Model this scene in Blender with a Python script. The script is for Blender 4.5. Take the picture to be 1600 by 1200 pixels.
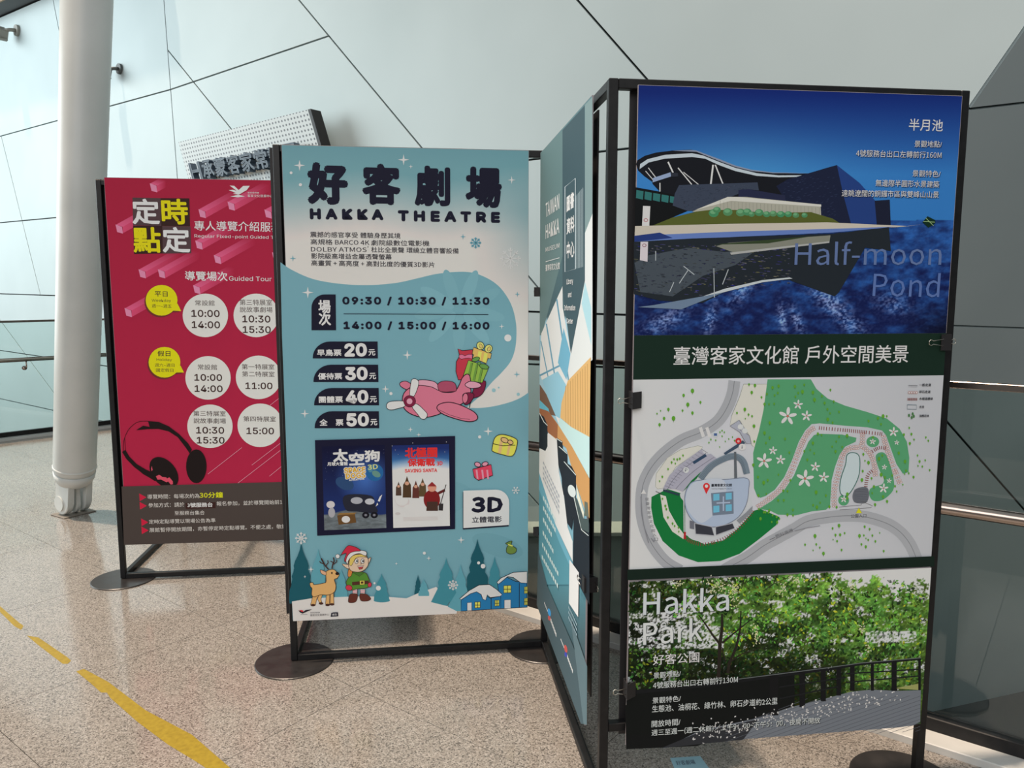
import bpy, bmesh, math, random
import numpy as np
from mathutils import Vector, Matrix
from mathutils.geometry import tessellate_polygon
random.seed(7)
C = bpy.context.scene.collection
SC = bpy.context.scene
for o in list(bpy.data.objects): bpy.data.objects.remove(o)

# ------------------------------------------------------------ camera
F, CX, CY, HC = 1190.0, 800.0, 600.0, 1.45
PITCH = math.atan(143.0/F)
cp, sp = math.cos(PITCH), math.sin(PITCH)
cam = bpy.data.cameras.new('camera'); cam.sensor_width = 36; cam.lens = F/1600*36
camo = bpy.data.objects.new('camera', cam); C.objects.link(camo)
camo.location = (0, 0, HC); camo.rotation_euler = (math.pi/2-PITCH, 0, 0)
cam.clip_start = .02; cam.clip_end = 200
SC.camera = camo
# ------------------------------------------------------------ light
SC.view_settings.view_transform = 'Standard'; SC.view_settings.look = 'None'
SC.view_settings.gamma = 1; SC.view_settings.use_curve_mapping = False
SC.view_settings.exposure = 0.0
W = bpy.data.worlds.new('hall_daylight'); SC.world = W; W.use_nodes = True
nt = W.node_tree; bg = nt.nodes['Background']
tc = nt.nodes.new('ShaderNodeTexCoord'); sx = nt.nodes.new('ShaderNodeSeparateXYZ')
cr_ = nt.nodes.new('ShaderNodeValToRGB'); mr = nt.nodes.new('ShaderNodeMapRange')
nt.links.new(tc.outputs['Generated'], sx.inputs[0]); nt.links.new(sx.outputs['Z'], mr.inputs['Value'])
mr.inputs['From Min'].default_value = -1; mr.inputs['From Max'].default_value = 1
nt.links.new(mr.outputs[0], cr_.inputs[0]); nt.links.new(cr_.outputs[0], bg.inputs[0])
e = cr_.color_ramp.elements
e[0].position = .40; e[0].color = (.10, .105, .105, 1)
e[1].position = .85; e[1].color = (.52, .60, .62, 1)
bg.inputs['Strength'].default_value = .66
def lamp(name, typ, energy, loc, target, color, **k):
    d = bpy.data.lights.new(name, typ); d.energy = energy; d.color = color
    for a, b in k.items(): setattr(d, a, b)
    o = bpy.data.objects.new(name, d); C.objects.link(o); o.location = loc
    o.rotation_euler = (Vector(target)-Vector(loc)).to_track_quat('-Z', 'Y').to_euler()
    return o
TH = math.radians(7.1)
U = Vector((math.cos(TH), math.sin(TH), 0)); V = Vector((-math.sin(TH), math.cos(TH), 0)); Z = Vector((0, 0, 1))
sund = (U*.27 + V*.02 - Z).normalized()
lamp('sunlight', 'SUN', 3.7, -sund*10, (0, 0, 0), (1, .80, .62), angle=math.radians(1.6))
lamp('window_daylight', 'AREA', 1060, (-13.5, 7.2, 4.6), (-4, 7.5, 2.0), (.86, .97, 1.0), shape='RECTANGLE', size=9, size_y=7)
lamp('entrance_daylight', 'AREA', 290, (-1.6, -5, 4.6), (.3, 3, 1), (1, .95, .93), shape='RECTANGLE', size=7, size_y=4)

# ------------------------------------------------------------ geometry helpers
def ray(x, y):
    a = (x-CX)/F; b = -(y-CY)/F
    return Vector((a, cp+b*sp, -sp+b*cp))
CAM = Vector((0, 0, HC))
def hit(x, y, P0, N):
    r = ray(x, y); return CAM + r*((P0-CAM).dot(N)/r.dot(N))
def floorpt(x, y, z=0): return hit(x, y, Vector((0, 0, z)), Z)
def lin(c, g=1.0):
    out = []
    for v in c[:3]:
        v = max(0., min(1., v/255.)); l = v/12.92 if v <= .04045 else ((v+.055)/1.055)**2.4
        out.append(min(.88, l/g))
    return tuple(out)
MATS = {}
def mat(name, color=(.5, .5, .5), rough=.5, metal=0., spec=.5, fn=None):
    if name in MATS: return MATS[name]
    m = bpy.data.materials.new(name); m.use_nodes = True
    b = m.node_tree.nodes['Principled BSDF']
    b.inputs['Base Color'].default_value = (*color, 1); b.inputs['Roughness'].default_value = rough
    b.inputs['Metallic'].default_value = metal; b.inputs['Specular IOR Level'].default_value = spec
    if fn: fn(m.node_tree, b)
    MATS[name] = m; return m
def noise(nt, scale, detail=3, rough=.5, coord='Object', vec=None):
    t = nt.nodes.new('ShaderNodeTexCoord'); n = nt.nodes.new('ShaderNodeTexNoise')
    n.inputs['Scale'].default_value = scale; n.inputs['Detail'].default_value = detail; n.inputs['Roughness'].default_value = rough
    nt.links.new(vec or t.outputs[coord], n.inputs['Vector']); return n
def ramp(nt, src, stops, interp='LINEAR'):
    r = nt.nodes.new('ShaderNodeValToRGB'); r.color_ramp.interpolation = interp
    el = r.color_ramp.elements
    while len(el) < len(stops): el.new(.5)
    for q, (p, c) in zip(el, stops): q.position = p; q.color = (*c, 1)
    nt.links.new(src, r.inputs[0]); return r
def ink_fn(nt, b):
    a = nt.nodes.new('ShaderNodeVertexColor'); a.layer_name = 'Col'
    nt.links.new(a.outputs[0], b.inputs['Base Color'])
INK = mat('printed_ink', rough=.6, spec=.12, fn=ink_fn)
def steel_fn(nt, b):
    n = noise(nt, 40, 4); r = ramp(nt, n.outputs[0], [(.3, (.006, .006, .007)), (.7, (.012, .012, .013))])
    nt.links.new(r.outputs[0], b.inputs['Base Color'])
BLACK = mat('black_painted_steel', rough=.45, spec=.35, fn=steel_fn)
BLACKP = mat('black_board_back', (.016, .015, .017), .6)
def plate_fn(nt, b):
    n = noise(nt, 14, 4); r = ramp(nt, n.outputs[0], [(.3, (.018, .016, .016)), (.7, (.034, .030, .029))])
    nt.links.new(r.outputs[0], b.inputs['Base Color'])
    r2 = ramp(nt, n.outputs[0], [(.3, (.3,)*3), (.7, (.42,)*3)]); nt.links.new(r2.outputs[0], b.inputs['Roughness'])
PLATE = mat('black_base_plate', rough=.35, spec=.6, fn=plate_fn)
EDGE = mat('corrugated_plastic_edge', (.42, .38, .40), .5)
WIRE = mat('clip_wire', (.75, .70, .62), .25, 1.)
CHROME = mat('brushed_steel_tube', (.42, .35, .31), .22, 1.)
def paint_fn(nt, b):
    n = noise(nt, 3, 5); r = ramp(nt, n.outputs[0], [(.3, (.60, .62, .60)), (.7, (.68, .70, .68))])
    nt.links.new(r.outputs[0], b.inputs['Base Color'])
    bp = nt.nodes.new('ShaderNodeBump'); bp.inputs['Strength'].default_value = .08
    n2 = noise(nt, 60, 3); nt.links.new(n2.outputs[0], bp.inputs['Height']); nt.links.new(bp.outputs[0], b.inputs['Normal'])
PAINT = mat('white_column_paint', rough=.38, fn=paint_fn)
def clad_fn(nt, b):
    n = noise(nt, .7, 3); r = ramp(nt, n.outputs[0], [(.3, (.485, .56, .565)), (.72, (.565, .64, .645))])
    nt.links.new(r.outputs[0], b.inputs['Base Color'])
    n3 = noise(nt, 260, 2)
    bp = nt.nodes.new('ShaderNodeBump'); bp.inputs['Strength'].default_value = .02; nt.links.new(n3.outputs[0], bp.inputs['Height'])
    nt.links.new(bp.outputs[0], b.inputs['Normal'])
CLAD = mat('satin_aluminium_cladding', rough=.55, metal=.15, fn=clad_fn)
def granite_fn(cols):
    def fn(nt, b):
        g = nt.nodes.new('ShaderNodeNewGeometry')
        n = nt.nodes.new('ShaderNodeTexVoronoi'); n.inputs['Scale'].default_value = 250; nt.links.new(g.outputs['Position'], n.inputs['Vector'])
        sc_ = nt.nodes.new('ShaderNodeSeparateColor'); nt.links.new(n.outputs['Color'], sc_.inputs[0])
        r = ramp(nt, sc_.outputs[0], [(.0, cols[0]), (.13, cols[1]), (.32, cols[2]), (.80, cols[3])], 'CONSTANT')
        n2 = noise(nt, 1.6, 3, vec=g.outputs['Position'])
        r2 = ramp(nt, n2.outputs[0], [(.3, (.90, .90, .90)), (.7, (1, 1, 1))])
        mx = nt.nodes.new('ShaderNodeMix'); mx.data_type = 'RGBA'; mx.blend_type = 'MULTIPLY'; mx.inputs[0].default_value = 1
        nt.links.new(r.outputs[0], mx.inputs[6]); nt.links.new(r2.outputs[0], mx.inputs[7]); nt.links.new(mx.outputs[2], b.inputs['Base Color'])
        n4 = noise(nt, 5, 3, vec=g.outputs['Position']); r4 = ramp(nt, n4.outputs[0], [(.35, (.10,)*3), (.7, (.17,)*3)])
        nt.links.new(r4.outputs[0], b.inputs['Roughness'])
    return fn
GRAN = mat('polished_beige_granite', rough=.12, spec=.55, fn=granite_fn([(.12, .106, .094), (.21, .187, .166), (.305, .272, .24), (.41, .375, .34)]))
JOINT = mat('dark_joint', (.09, .08, .07), .7)
KERB = mat('white_kerb_stone', (.62, .62, .60), .35, fn=lambda nt, b: nt.links.new(ramp(nt, noise(nt, 6, 4).outputs[0], [(.3, (.56, .56, .54)), (.7, (.68, .68, .66))]).outputs[0], b.inputs['Base Color']))
SEAM = mat('shadow_gap_backing', (.012, .014, .014), .8)
PALE = mat('pale_landing_stone', (.42, .44, .38), .6, fn=lambda nt, b: nt.links.new(ramp(nt, noise(nt, 2, 4).outputs[0], [(.3, (.36, .38, .33)), (.7, (.46, .48, .42))]).outputs[0], b.inputs['Base Color']))
DARKB = mat('dark_roof_beam', (.02, .02, .02), .5)
def glass_fn(nt, b):
    out = nt.nodes['Material Output']
    tr = nt.nodes.new('ShaderNodeBsdfTransparent'); tr.inputs[0].default_value = (.86, .92, .91, 1)
    gl = nt.nodes.new('ShaderNodeBsdfGlossy'); gl.inputs['Roughness'].default_value = .015
    fr = nt.nodes.new('ShaderNodeFresnel'); fr.inputs[0].default_value = 1.5
    mx = nt.nodes.new('ShaderNodeMixShader')
    nt.links.new(fr.outputs[0], mx.inputs[0]); nt.links.new(tr.outputs[0], mx.inputs[1]); nt.links.new(gl.outputs[0], mx.inputs[2])
    nt.links.new(mx.outputs[0], out.inputs['Surface'])
GLASS = mat('tinted_balustrade_glass', fn=glass_fn)

def obj(name, me, parent=None, m=None, smooth=False):
    if isinstance(me, bmesh.types.BMesh):
        bm = me; me = bpy.data.meshes.new(name); bmesh.ops.recalc_face_normals(bm, faces=bm.faces); bm.to_mesh(me); bm.free()
    if m: me.materials.append(m)
    if smooth:
        for p in me.polygons: p.use_smooth = True
    o = bpy.data.objects.new(name, me); C.objects.link(o)
    if parent: o.parent = parent
    return o
def tag(o, label=None, cat=None, group=None, kind=None):
    if label: o['label'] = label
    if cat: o['category'] = cat
    if group: o['group'] = group
    if kind: o['kind'] = kind
    return o
def empty(name, loc, rz=0):
    o = bpy.data.objects.new(name, None); C.objects.link(o); o.location = loc; o.rotation_euler = (0, 0, rz); o.empty_display_size = .1
    return o
def box(bm, c, s, R=None):
    vs = []
    for i in (-1, 1):
        for j in (-1, 1):
            for k in (-1, 1):
                p = Vector((i*s[0]/2, j*s[1]/2, k*s[2]/2))
                if R: p = R @ p
                vs.append(bm.verts.new(p+Vector(c)))
    for f in ((0, 1, 3, 2), (4, 6, 7, 5), (0, 4, 5, 1), (2, 3, 7, 6), (0, 2, 6, 4), (1, 5, 7, 3)): bm.faces.new([vs[i] for i in f])
def boxo(name, c, s, parent, m, bev=0., R=None):
    bm = bmesh.new(); box(bm, c, s, R)
    if bev: bmesh.ops.bevel(bm, geom=bm.edges[:], offset=bev, segments=1, affect='EDGES')
    return obj(name, bm, parent, m)
def tube(bm, pts, r, n=10, caps=True):
    pts = [Vector(p) for p in pts]; rings = []; up = None
    for i, p in enumerate(pts):
        t = (pts[min(i+1, len(pts)-1)]-pts[max(i-1, 0)]).normalized()
        if up is None: up = t.orthogonal().normalized()
        up = (up - t*up.dot(t)).normalized(); s = t.cross(up)
        rr = r[i] if isinstance(r, (list, tuple)) else r
        rings.append([bm.verts.new(p+(up*math.cos(a)+s*math.sin(a))*rr) for a in [2*math.pi*k/n for k in range(n)]])
    for a, b in zip(rings, rings[1:]):
        for k in range(n): bm.faces.new((a[k], a[(k+1) % n], b[(k+1) % n], b[k]))
    if caps: bm.faces.new(rings[0][::-1]); bm.faces.new(rings[-1])
def tubeo(name, pts, r, parent, m, n=12, smooth=True):
    bm = bmesh.new(); tube(bm, pts, r, n); return obj(name, bm, parent, m, smooth)
def prism(bm, poly3, ext):
    """poly3: 3-D polygon, ext: vector of thickness"""
    a = [bm.verts.new(p) for p in poly3]; b = [bm.verts.new(Vector(p)+ext) for p in poly3]
    bm.faces.new(a); bm.faces.new(b[::-1]); n = len(a)
    for i in range(n): bm.faces.new((a[i], b[i], b[(i+1) % n], a[(i+1) % n]))
def inset(poly, d):
    """convex 2-D polygon inset by d"""
    n = len(poly); ar = sum(poly[i][0]*poly[(i+1) % n][1]-poly[(i+1) % n][0]*poly[i][1] for i in range(n))
    if ar < 0: poly = poly[::-1]
    L = []
    for i in range(n):
        p, q = Vector(poly[i]), Vector(poly[(i+1) % n]); t = q-p
        if t.length < 1e-6: continue
        t.normalize(); L.append((p+Vector((-t.y, t.x))*d, t))
    out = []; n = len(L)
    for i in range(n):
        (p, t), (q, s) = L[i-1], L[i]; den = t.x*s.y-t.y*s.x
        if abs(den) < 1e-6: out.append(q.copy()); continue
        k = ((q-p).x*s.y-(q-p).y*s.x)/den; out.append(p+t*k)
    return out
def bsp(polys, p, q, cond=None):
    """cut every polygon (2-D, convex) for which cond(centroid) holds by the line p-q"""
    out = []; A, B = Vector(p), Vector(q); t = (B-A); nrm = Vector((-t.y, t.x)).normalized()
    for P in polys:
        cen = sum((Vector(v) for v in P), Vector((0, 0)))/len(P)
        d = [(Vector(v)-A).dot(nrm) for v in P]
        if (cond and not cond(cen)) or min(d) > -1 or max(d) < 1: out.append(P); continue
        a, b = [], []
        for i in range(len(P)):
            v, w = Vector(P[i]), Vector(P[(i+1) % len(P)]); dv, dw = d[i], d[(i+1) % len(P)]
            (a if dv >= 0 else b).append(v)
            if dv*dw < 0: x = v+(w-v)*(dv/(dv-dw)); a.append(x); b.append(x)
        if len(a) > 2: out.append(a)
        if len(b) > 2: out.append(b)
    return out
# ------------------------------------------------------------ directions of the balustrade, wall and floor tiles
D = Vector((.79362, -.60841, 0)); N = Vector((.60841, .79362, 0)); P1 = Vector((.02666, 3.3763, 0))
K0 = P1 + D*4.2; K1 = P1 - D*2.3; K2 = Vector((-4.25, 8.30, 0)); K3 = K2 + Vector((-.666, -.746, 0))*4.0
# ------------------------------------------------------------ floor: granite tiles
fl = empty('floor', (0, 0, 0)); tag(fl, 'polished beige granite floor in square tiles', kind='structure')
def nd(p): return Vector((p.dot(D), p.dot(N)))       # tile coordinates (along, across)
def dn(a, z=0): return D*a[0]+N*a[1]+Z*z
edge_in = nd(P1)[1]-.085-.0                           # kerb's outer line
BORD = .21
def clip_half(P, A, nrm):
    out = []
    for i in range(len(P)):
        v, w = Vector(P[i]), Vector(P[(i+1) % len(P)]); dv, dw = (v-A).dot(nrm), (w-A).dot(nrm)
        if dv <= 0: out.append(v)
        if dv*dw < 0: out.append(v+(w-v)*(dv/(dv-dw)))
    return out
m_ = .905; bm_bed = bmesh.new()
k1, k2, k3 = nd(K1), nd(K2), nd(K3)
t12 = (k2-k1).normalized(); t23 = (k3-k2).normalized()
def outn(t, inside, A):
    n = Vector((-t.y, t.x)); return n if (inside-A).dot(n) < 0 else -n
inside = nd(Vector((-1.5, 2.5, 0)))
n12 = outn(t12, inside, k1); n23 = outn(t23, inside, k2)
def addtile(P, m, name='tile', h=.02):
    if len(P) < 3: return
    P = inset([tuple(v) for v in P], .0011)
    if len(P) < 3: return
    bm = bmesh.new(); prism(bm, [dn(p, -h) for p in P], Z*h); obj(name, bm, fl, m)
reg_in = edge_in-BORD
rows = [1.757+m_*i for i in range(-4, 8)]
count = 0
for r0 in rows:
    for i in range(-14, 6):
        s0 = -2.96+.9*i
        P = [(s0, r0), (s0+.9, r0), (s0+.9, r0+m_), (s0, r0+m_)]
        c = dn((s0+.45, r0+m_/2))
        if c.y < .9 or c.x < -7.5 or c.x > 3.2 or c.y > 9.2: continue
        right = clip_half([Vector(v) for v in P], Vector((0, reg_in)), Vector((0, 1)))   # part in front of the right-hand kerb
        # the region left of K1 goes further back
        if max(v[0] for v in P) <= k1.x+1e-6 or r0+m_ <= reg_in:
            Q = [Vector(v) for v in P]
        elif min(v[0] for v in P) >= k1.x-.9:
            Q = right
        else: Q = right
        Q = clip_half(Q, k1, n12) if c.y > 3.2 and s0 < k1.x+.5 else Q
        if len(Q) > 2: Q = clip_half(Q, k2, n23) if c.x < -3 else Q
        if len(Q) > 2: addtile(Q, GRAN); count += 1
i = 0
s0 = k1.x
while s0 < 1.2:
    P = [(s0, reg_in), (min(s0+.9, 1.9), reg_in), (min(s0+.9, 1.9), edge_in), (s0, edge_in)]
    addtile([Vector(v) for v in P], GRAN, 'border_tile'); s0 += .9
bm = bmesh.new(); prism(bm, [dn(v, -.05) for v in [(-12, -2.5), (3.2, -2.5), (3.2, edge_in), (k1.x, edge_in), (k2.x, k2.y), (k3.x, k3.y)]], Z*.0285)
obj('tile_bed', bm, fl, JOINT)

# ------------------------------------------------------------ cladding wall (two facets of angled metal panels)
WP = P1 + N*1.5
q0 = hit(1548, 120, WP, N); q1 = hit(1512, 172, WP, N); HD = (q0-q1).normalized()
N2 = Matrix.Rotation(math.radians(60), 3, HD) @ N
if N2.x > 0 and False: pass
def wall_point(x, y, fac, off=0.):
    return hit(x, y, (WP if fac == 0 else q1) - (N if fac == 0 else N2)*off, N if fac == 0 else N2)
polys = [[(-420, -500), (2100, -500), (2100, 1500), (-420, 1500)]]
def side(p, q):      # +1 to the right of the (downward) line
    A, B = Vector(p), Vector(q)
    return lambda c: (B.x-A.x)*(c.y-A.y)-(B.y-A.y)*(c.x-A.x) < 0
L4 = ((256, 0), (277, 276)); L6 = ((467, 0), (830, 437)); L7 = ((902, 0), (1600, 796)); L9 = ((1548, 120), (1512, 172)); L11 = ((0, 459), (1600, 513))
r4, r6, r7, r9 = side(*L4), side(*L6), side(*L7), side(*L9)
low = lambda c: c.y > 459+(c.x/1600)*54
TOP = ((0, 27), (62, 0))
polys = bsp(polys, *L4)
polys = bsp(polys, *TOP, lambda c: not r4(c))
above = lambda c: c.y < 27-c.x*27/62
polys = bsp(polys, *L11)
ul = lambda c: not r4(c) and not low(c) and not above(c)
polys = bsp(polys, (0, 213), (266, 140), ul)
polys = bsp(polys, (83, 0), (97, 72), lambda c: ul(c) and c.y < 213-c.x*.274)
polys = bsp(polys, (0, 205), (42, 375), lambda c: ul(c) and c.y > 213-c.x*.274)
polys = bsp(polys, (0, 348), (87, 340), lambda c: ul(c) and c.y > 213-c.x*.274)
ll = lambda c: not r4(c) and low(c)
polys = bsp(polys, (0, 500), (82, 611), ll)
polys = bsp(polys, (0, 623), (82, 641), ll)
polys = bsp(polys, (57, 556), (84, 560), lambda c: ll(c) and c.y < 640)
ur = lambda c: r4(c) and not low(c)
polys = bsp(polys, *L6, ur)
polys = bsp(polys, (266, 140), (514, 56), lambda c: ur(c) and not r6(c))
polys = bsp(polys, (514, 56), (680, 0), lambda c: ur(c) and r6(c) and not r7(c))
polys = bsp(polys, *L7, lambda c: ur(c) and r6(c))
polys = bsp(polys, (262, 78), (360, 200), lambda c: ur(c) and not r6(c) and c.x < 700)
polys = bsp(polys, *L9, r4)
polys = bsp(polys, (928, 238), (1600, 161), lambda c: ur(c) and r6(c) and c.y > 56-(c.x-514)*.337)
lr = lambda c: r4(c) and low(c)
polys = bsp(polys, *L7, lr)
polys = bsp(polys, (1453, 1003), (1600, 1040), lambda c: lr(c) and r7(c))
polys = bsp(polys, (824, 769), (843, 790), lambda c: lr(c) and not r7(c))
polys = bsp(polys, (825, 569), (982, 575), lambda c: lr(c) and not r7(c) and c.x > 500)
polys = bsp(polys, (0, -90), (1600, -90), lambda c: r4(c) and r9(c)); polys = bsp(polys, (0, 1250), (1600, 1250), lambda c: r4(c) and r9(c)); polys = bsp(polys, (1760, 0), (1760, 900), lambda c: r4(c) and r9(c))
polys = [P for P in polys if not (lambda c: r4(c) and r9(c) and (c.y < -90 or c.x > 1760 or c.y > 1250))(sum((Vector(v) for v in P), Vector((0, 0)))/len(P))]
wall = empty('wall_back', WP - N*0); tag(wall, 'tall wall of angled pale grey metal panels with dark joints behind the balustrade', kind='structure')
WX = D; bmb = bmesh.new()
for P in polys:
    c = sum((Vector(v) for v in P), Vector((0, 0)))/len(P)
    fac = 1 if (r9(c) and r4(c)) else 0
    if above(c) and not r4(c): continue
    o0, nn = (WP, N) if fac == 0 else (q1, N2)
    ax = HD if fac else D; ay = nn.cross(ax).normalized()
    pts3 = [wall_point(v[0], v[1], fac) for v in P]
    pts2 = [((p-o0).dot(ax), (p-o0).dot(ay)) for p in pts3]
    Q = inset(pts2, .007)
    if len(Q) < 3: continue
    bm = bmesh.new(); prism(bm, [o0+ax*q[0]+ay*q[1]-WP for q in Q], nn*.03); obj('panel', bm, wall, CLAD)
    prism(bmb, [p+nn*.035-WP for p in pts3], nn*.02)
obj('panel_backing', bmb, wall, SEAM)
# dark roof beam over the wall's top edge
beam = boxo('trim_1', (0, 0, 0), (1, 1, 1), None, DARKB)
a_ = wall_point(-420, 27+420*27/62, 0); b_ = wall_point(256, 27-256*27/62, 0); bd = (b_-a_).normalized(); bu = N.cross(bd).normalized()
if bu.z < 0: bu = -bu
mid = (a_+b_)/2+bu*.13-N*.05
beam.matrix_world = Matrix.Translation(mid) @ Matrix((bd, N, bu)).transposed().to_4x4() @ Matrix.Diagonal(((b_-a_).length, .35, .24, 1))
tag(beam, 'dark beam along the top of the panelled wall', kind='structure')
brn = boxo('trim_2', (0, 0, 0), (1, 1, 1), None, mat('brown_fascia', (.28, .17, .06), .5))
brn.matrix_world = Matrix.Translation((a_+b_)/2+bu*.02-N*.235) @ Matrix((bd, N, bu)).transposed().to_4x4() @ Matrix.Diagonal(((b_-a_).length, .02, .035, 1))
tag(brn, 'brown edge strip under the dark roof beam', kind='structure')

# ------------------------------------------------------------ landing beyond the glass
ld = boxo('wall_landing', (.0, 4.12, -.55), (1.45, .14, 1.40), None, PALE, .004); tag(ld, 'low pale stone wall beyond the glass balustrade', kind='structure')
cap = boxo('trim_3', (.0, 4.11, .145), (1.5, .2, .025), None, PALE, .003); tag(cap, 'coping on the low pale stone wall beyond the glass', kind='structure')
gr_ = boxo('floor_lower', (-1, 7, -2.6), (16, 14, .1), None, mat('dark_lower_floor', (.10, .10, .095), .5)); tag(gr_, 'dark lower floor beyond the balustrade', kind='structure')

# ------------------------------------------------------------ kerb, glass balustrade, handrails
def run(A, B, label, glen, brackets, names):
    t = (B-A).normalized(); n = Vector((-t.y, t.x, 0)); 
    if n.dot(Vector((0, 1, 0))) < 0 and names != 'mid': n = -n
    if names == 'mid': n = Vector((t.y, -t.x, 0)); n = n if n.x > 0 else -n
    R = Matrix((t, n, Z)).transposed(); L = (B-A).length; M = (A+B)/2
    kb = boxo('trim_'+{'right': '4', 'mid': '5', 'left': '6'}[names], (0, 0, 0), (L, .12, .05), None, KERB, .003)
    kb.matrix_world = Matrix.Translation(M-n*.025+Z*.0) @ R.to_4x4(); kb.location.z = .0; tag(kb, 'white stone kerb under the glass balustrade, '+names+' stretch', kind='structure')
    root = empty('glass_balustrade', A); root.rotation_euler = R.to_euler()
    tag(root, label, 'balustrade', 'glass balustrades in front of the panelled wall')
    boxo('base_channel', (L/2, 0.02, .045), (L, .045, .05), root, BLACK, .003)
    k = max(1, round(L/glen)); g = L/k
    for i in range(k):
        boxo('glass_pane', (g*(i+.5), 0.02, .61), (g-.012, .012, 1.09), root, GLASS)
    boxo('top_rail', (L/2, 0.02, 1.165), (L, .028, .022), root, CHROME, .002)
    hr = empty('handrail', A-n*.07+Z*.79); hr.rotation_euler = R.to_euler()
    tag(hr, 'brown steel handrail tube fixed along the '+names+' glass balustrade', 'handrail', 'handrails on the glass balustrades')
    tubeo('rail_tube', [(0, 0, 0), (L, 0, 0)], .021, hr, CHROME, 16)
    for s in brackets:
        b = tubeo('bracket', [(s, 0, -.018), (s, 0, -.075), (s, .018, -.09), (s, .08, -.09)], .007, hr, CHROME, 8)
        c = tubeo('mounting_disc', [(s, .06, -.09), (s, .078, -.09)], .022, b, CHROME, 14)
run(K1, K0, 'glass balustrade with black base channel running behind the blue poster to the right edge', 1.5, [1.0, 2.30, 3.9], 'right')
run(K2, K1, 'glass balustrade hidden for the most part behind the red poster', 1.3, [1.2, 2.6], 'mid')
run(K3, K2, 'glass balustrade behind the white leaning column at left', 1.5, [3.05, 1.5], 'left')

# ------------------------------------------------------------ leaning column
cb = Vector((-2.90, 4.90, 0)); cd = (Vector((-2.279, 4.30, 3.007))-cb).normalized()
col = empty('column', cb); tag(col, 'thick white steel column leaning over a forked foot, left of the red poster', 'column')
q = cd.to_track_quat('Z', 'X').to_matrix()
def cpt(x, y, z): return q @ Vector((x, y, z))
bm = bmesh.new()
zs = [(.30, .116), (.335, .124), (.36, .124), (6.4, .129)]
tube(bm, [cpt(0, 0, z) for z, r in zs], [r for z, r in zs], 40); obj('shaft', bm, col, PAINT, True)
bm = bmesh.new(); tube(bm, [cpt(0, 0, z) for z in (.338, .342, .352, .356)], [.124, .128, .128, .124], 40); obj('weld_ring', bm, col, PAINT, True)
rz = Matrix.Rotation(math.radians(58), 3, 'Z')
bm = bmesh.new()
tube(bm, [cpt(0, 0, .31), cpt(0, 0, .27), cpt(0, 0, .235), cpt(0, 0, .215)], [.123, .117, .098, .07], 40); obj('fork_head', bm, col, PAINT, True)
def lug(xc, th, w, r, zt, zc):
    prof = [(-w, zt), (w, zt)] + [(r*math.cos(a), zc+r*math.sin(a)) for a in [-k*math.pi/10 for k in range(0, 11)]]
    pts = [rz @ Vector((xc-th/2, y, z)) + cd*0 for y, z in prof]
    bm = bmesh.new(); prism(bm, [p+Vector((cd.x*p.z, cd.y*p.z, 0)) for p in pts], rz @ Vector((th, 0, 0)))
    bmesh.ops.bevel(bm, geom=bm.edges[:], offset=.005, segments=1, affect='EDGES'); return bm
for s in (-1, 1):
    l = obj('fork_lug', lug(s*.058, .042, .078, .074, .25, .084), col, PAINT)
    bm = bmesh.new(); c0 = rz @ Vector((s*.076, 0, .086)); c1 = rz @ Vector((s*.092, 0, .086)); tube(bm, [c0, c1], .050, 24); obj('pin_cap', bm, l, PAINT)
obj('base_tongue', lug(0, .030, .040, .065, .225, .07), col, PAINT)
boxo('anchor_plate', (0, 0, .004), (.21, .17, .006), col, mat('worn_anchor_plate', (.22, .19, .16), .6), .002, rz)

# ------------------------------------------------------------ spotlights on the wall
SPM = mat('spot_grey', (.36, .35, .31), .45); SPD = mat('spot_dark', (.10, .11, .11), .45)
def spot(x, y, m, label, s=1.0, flip=1):
    p = wall_point(x, y, 0); r = empty('wall_spotlight', p); r.rotation_euler = Matrix((D, N, Z)).transposed().to_euler(); r.scale = (s, s, s)
    tag(r, label, 'spotlight', 'spotlights on the panelled wall')
    tubeo('wall_disc', [(0, 0, 0), (0, -.03, 0)], .068, r, m, 24, False)
    tubeo('arm', [(0, -.02, 0), (-.01, -.09, -.01), (-.05*flip, -.13, -.02)], .022, r, m, 10)
    h = boxo('lamp_head', (-.11*flip, -.17, -.05), (.15, .15, .14), r, m, .012, Matrix.Rotation(.5, 3, 'Y'))
    boxo('lamp_visor', (-.06*flip, -.17, -.125), (.08, .12, .03), h, m, .01, Matrix.Rotation(.5, 3, 'Y'))
spot(28, 48, SPM, 'pale grey spotlight on the wall left of the column top')
spot(188, 108, SPD, 'dark spotlight half hidden behind the right edge of the column', .8)

# ------------------------------------------------------------ display frames: 1 m modules sharing corner posts
T = .025; HF = 1.985
def frame(label, a, b, posts=(1, 1), low_z=None, plates=()):
    """a, b: (u, v) corners"""
    A = U*a[0]+V*a[1]; B = U*b[0]+V*b[1]; t = (B-A).normalized(); n = Z.cross(t)
    L = (B-A).length; r = empty('display_frame', A); r.rotation_euler = (0, 0, math.atan2(t.y, t.x))
    tag(r, label, 'display frame', 'black steel display frames joined in a zigzag')
    if posts[0]: boxo('post', (0, 0, HF/2+.004), (T, T, HF-.008), r, BLACK, .002)
    if posts[1]: boxo('post', (L, 0, HF/2+.004), (T, T, HF-.008), r, BLACK, .002)
    boxo('top_rail', (L/2, 0, HF-T/2), (L-T, T*.96, T), r, BLACK, .002)
    zz = T/2+.006 if low_z is None else low_z
    boxo('bottom_rail', (L/2, 0, zz), (L-T, T*.96, T), r, BLACK, .002)
    for s in plates:
        bm = bmesh.new(); tube(bm, [(s, 0, 0), (s, 0, .004), (s, 0, .006)], [.152, .152, .149], 56); obj('base_plate', bm, r, PLATE)
    return r
frame('black frame running back from the left edge of the red poster', (-1.5, 4.95), (-1.5, 3.95), (1, 1), plates=(1,))
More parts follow.
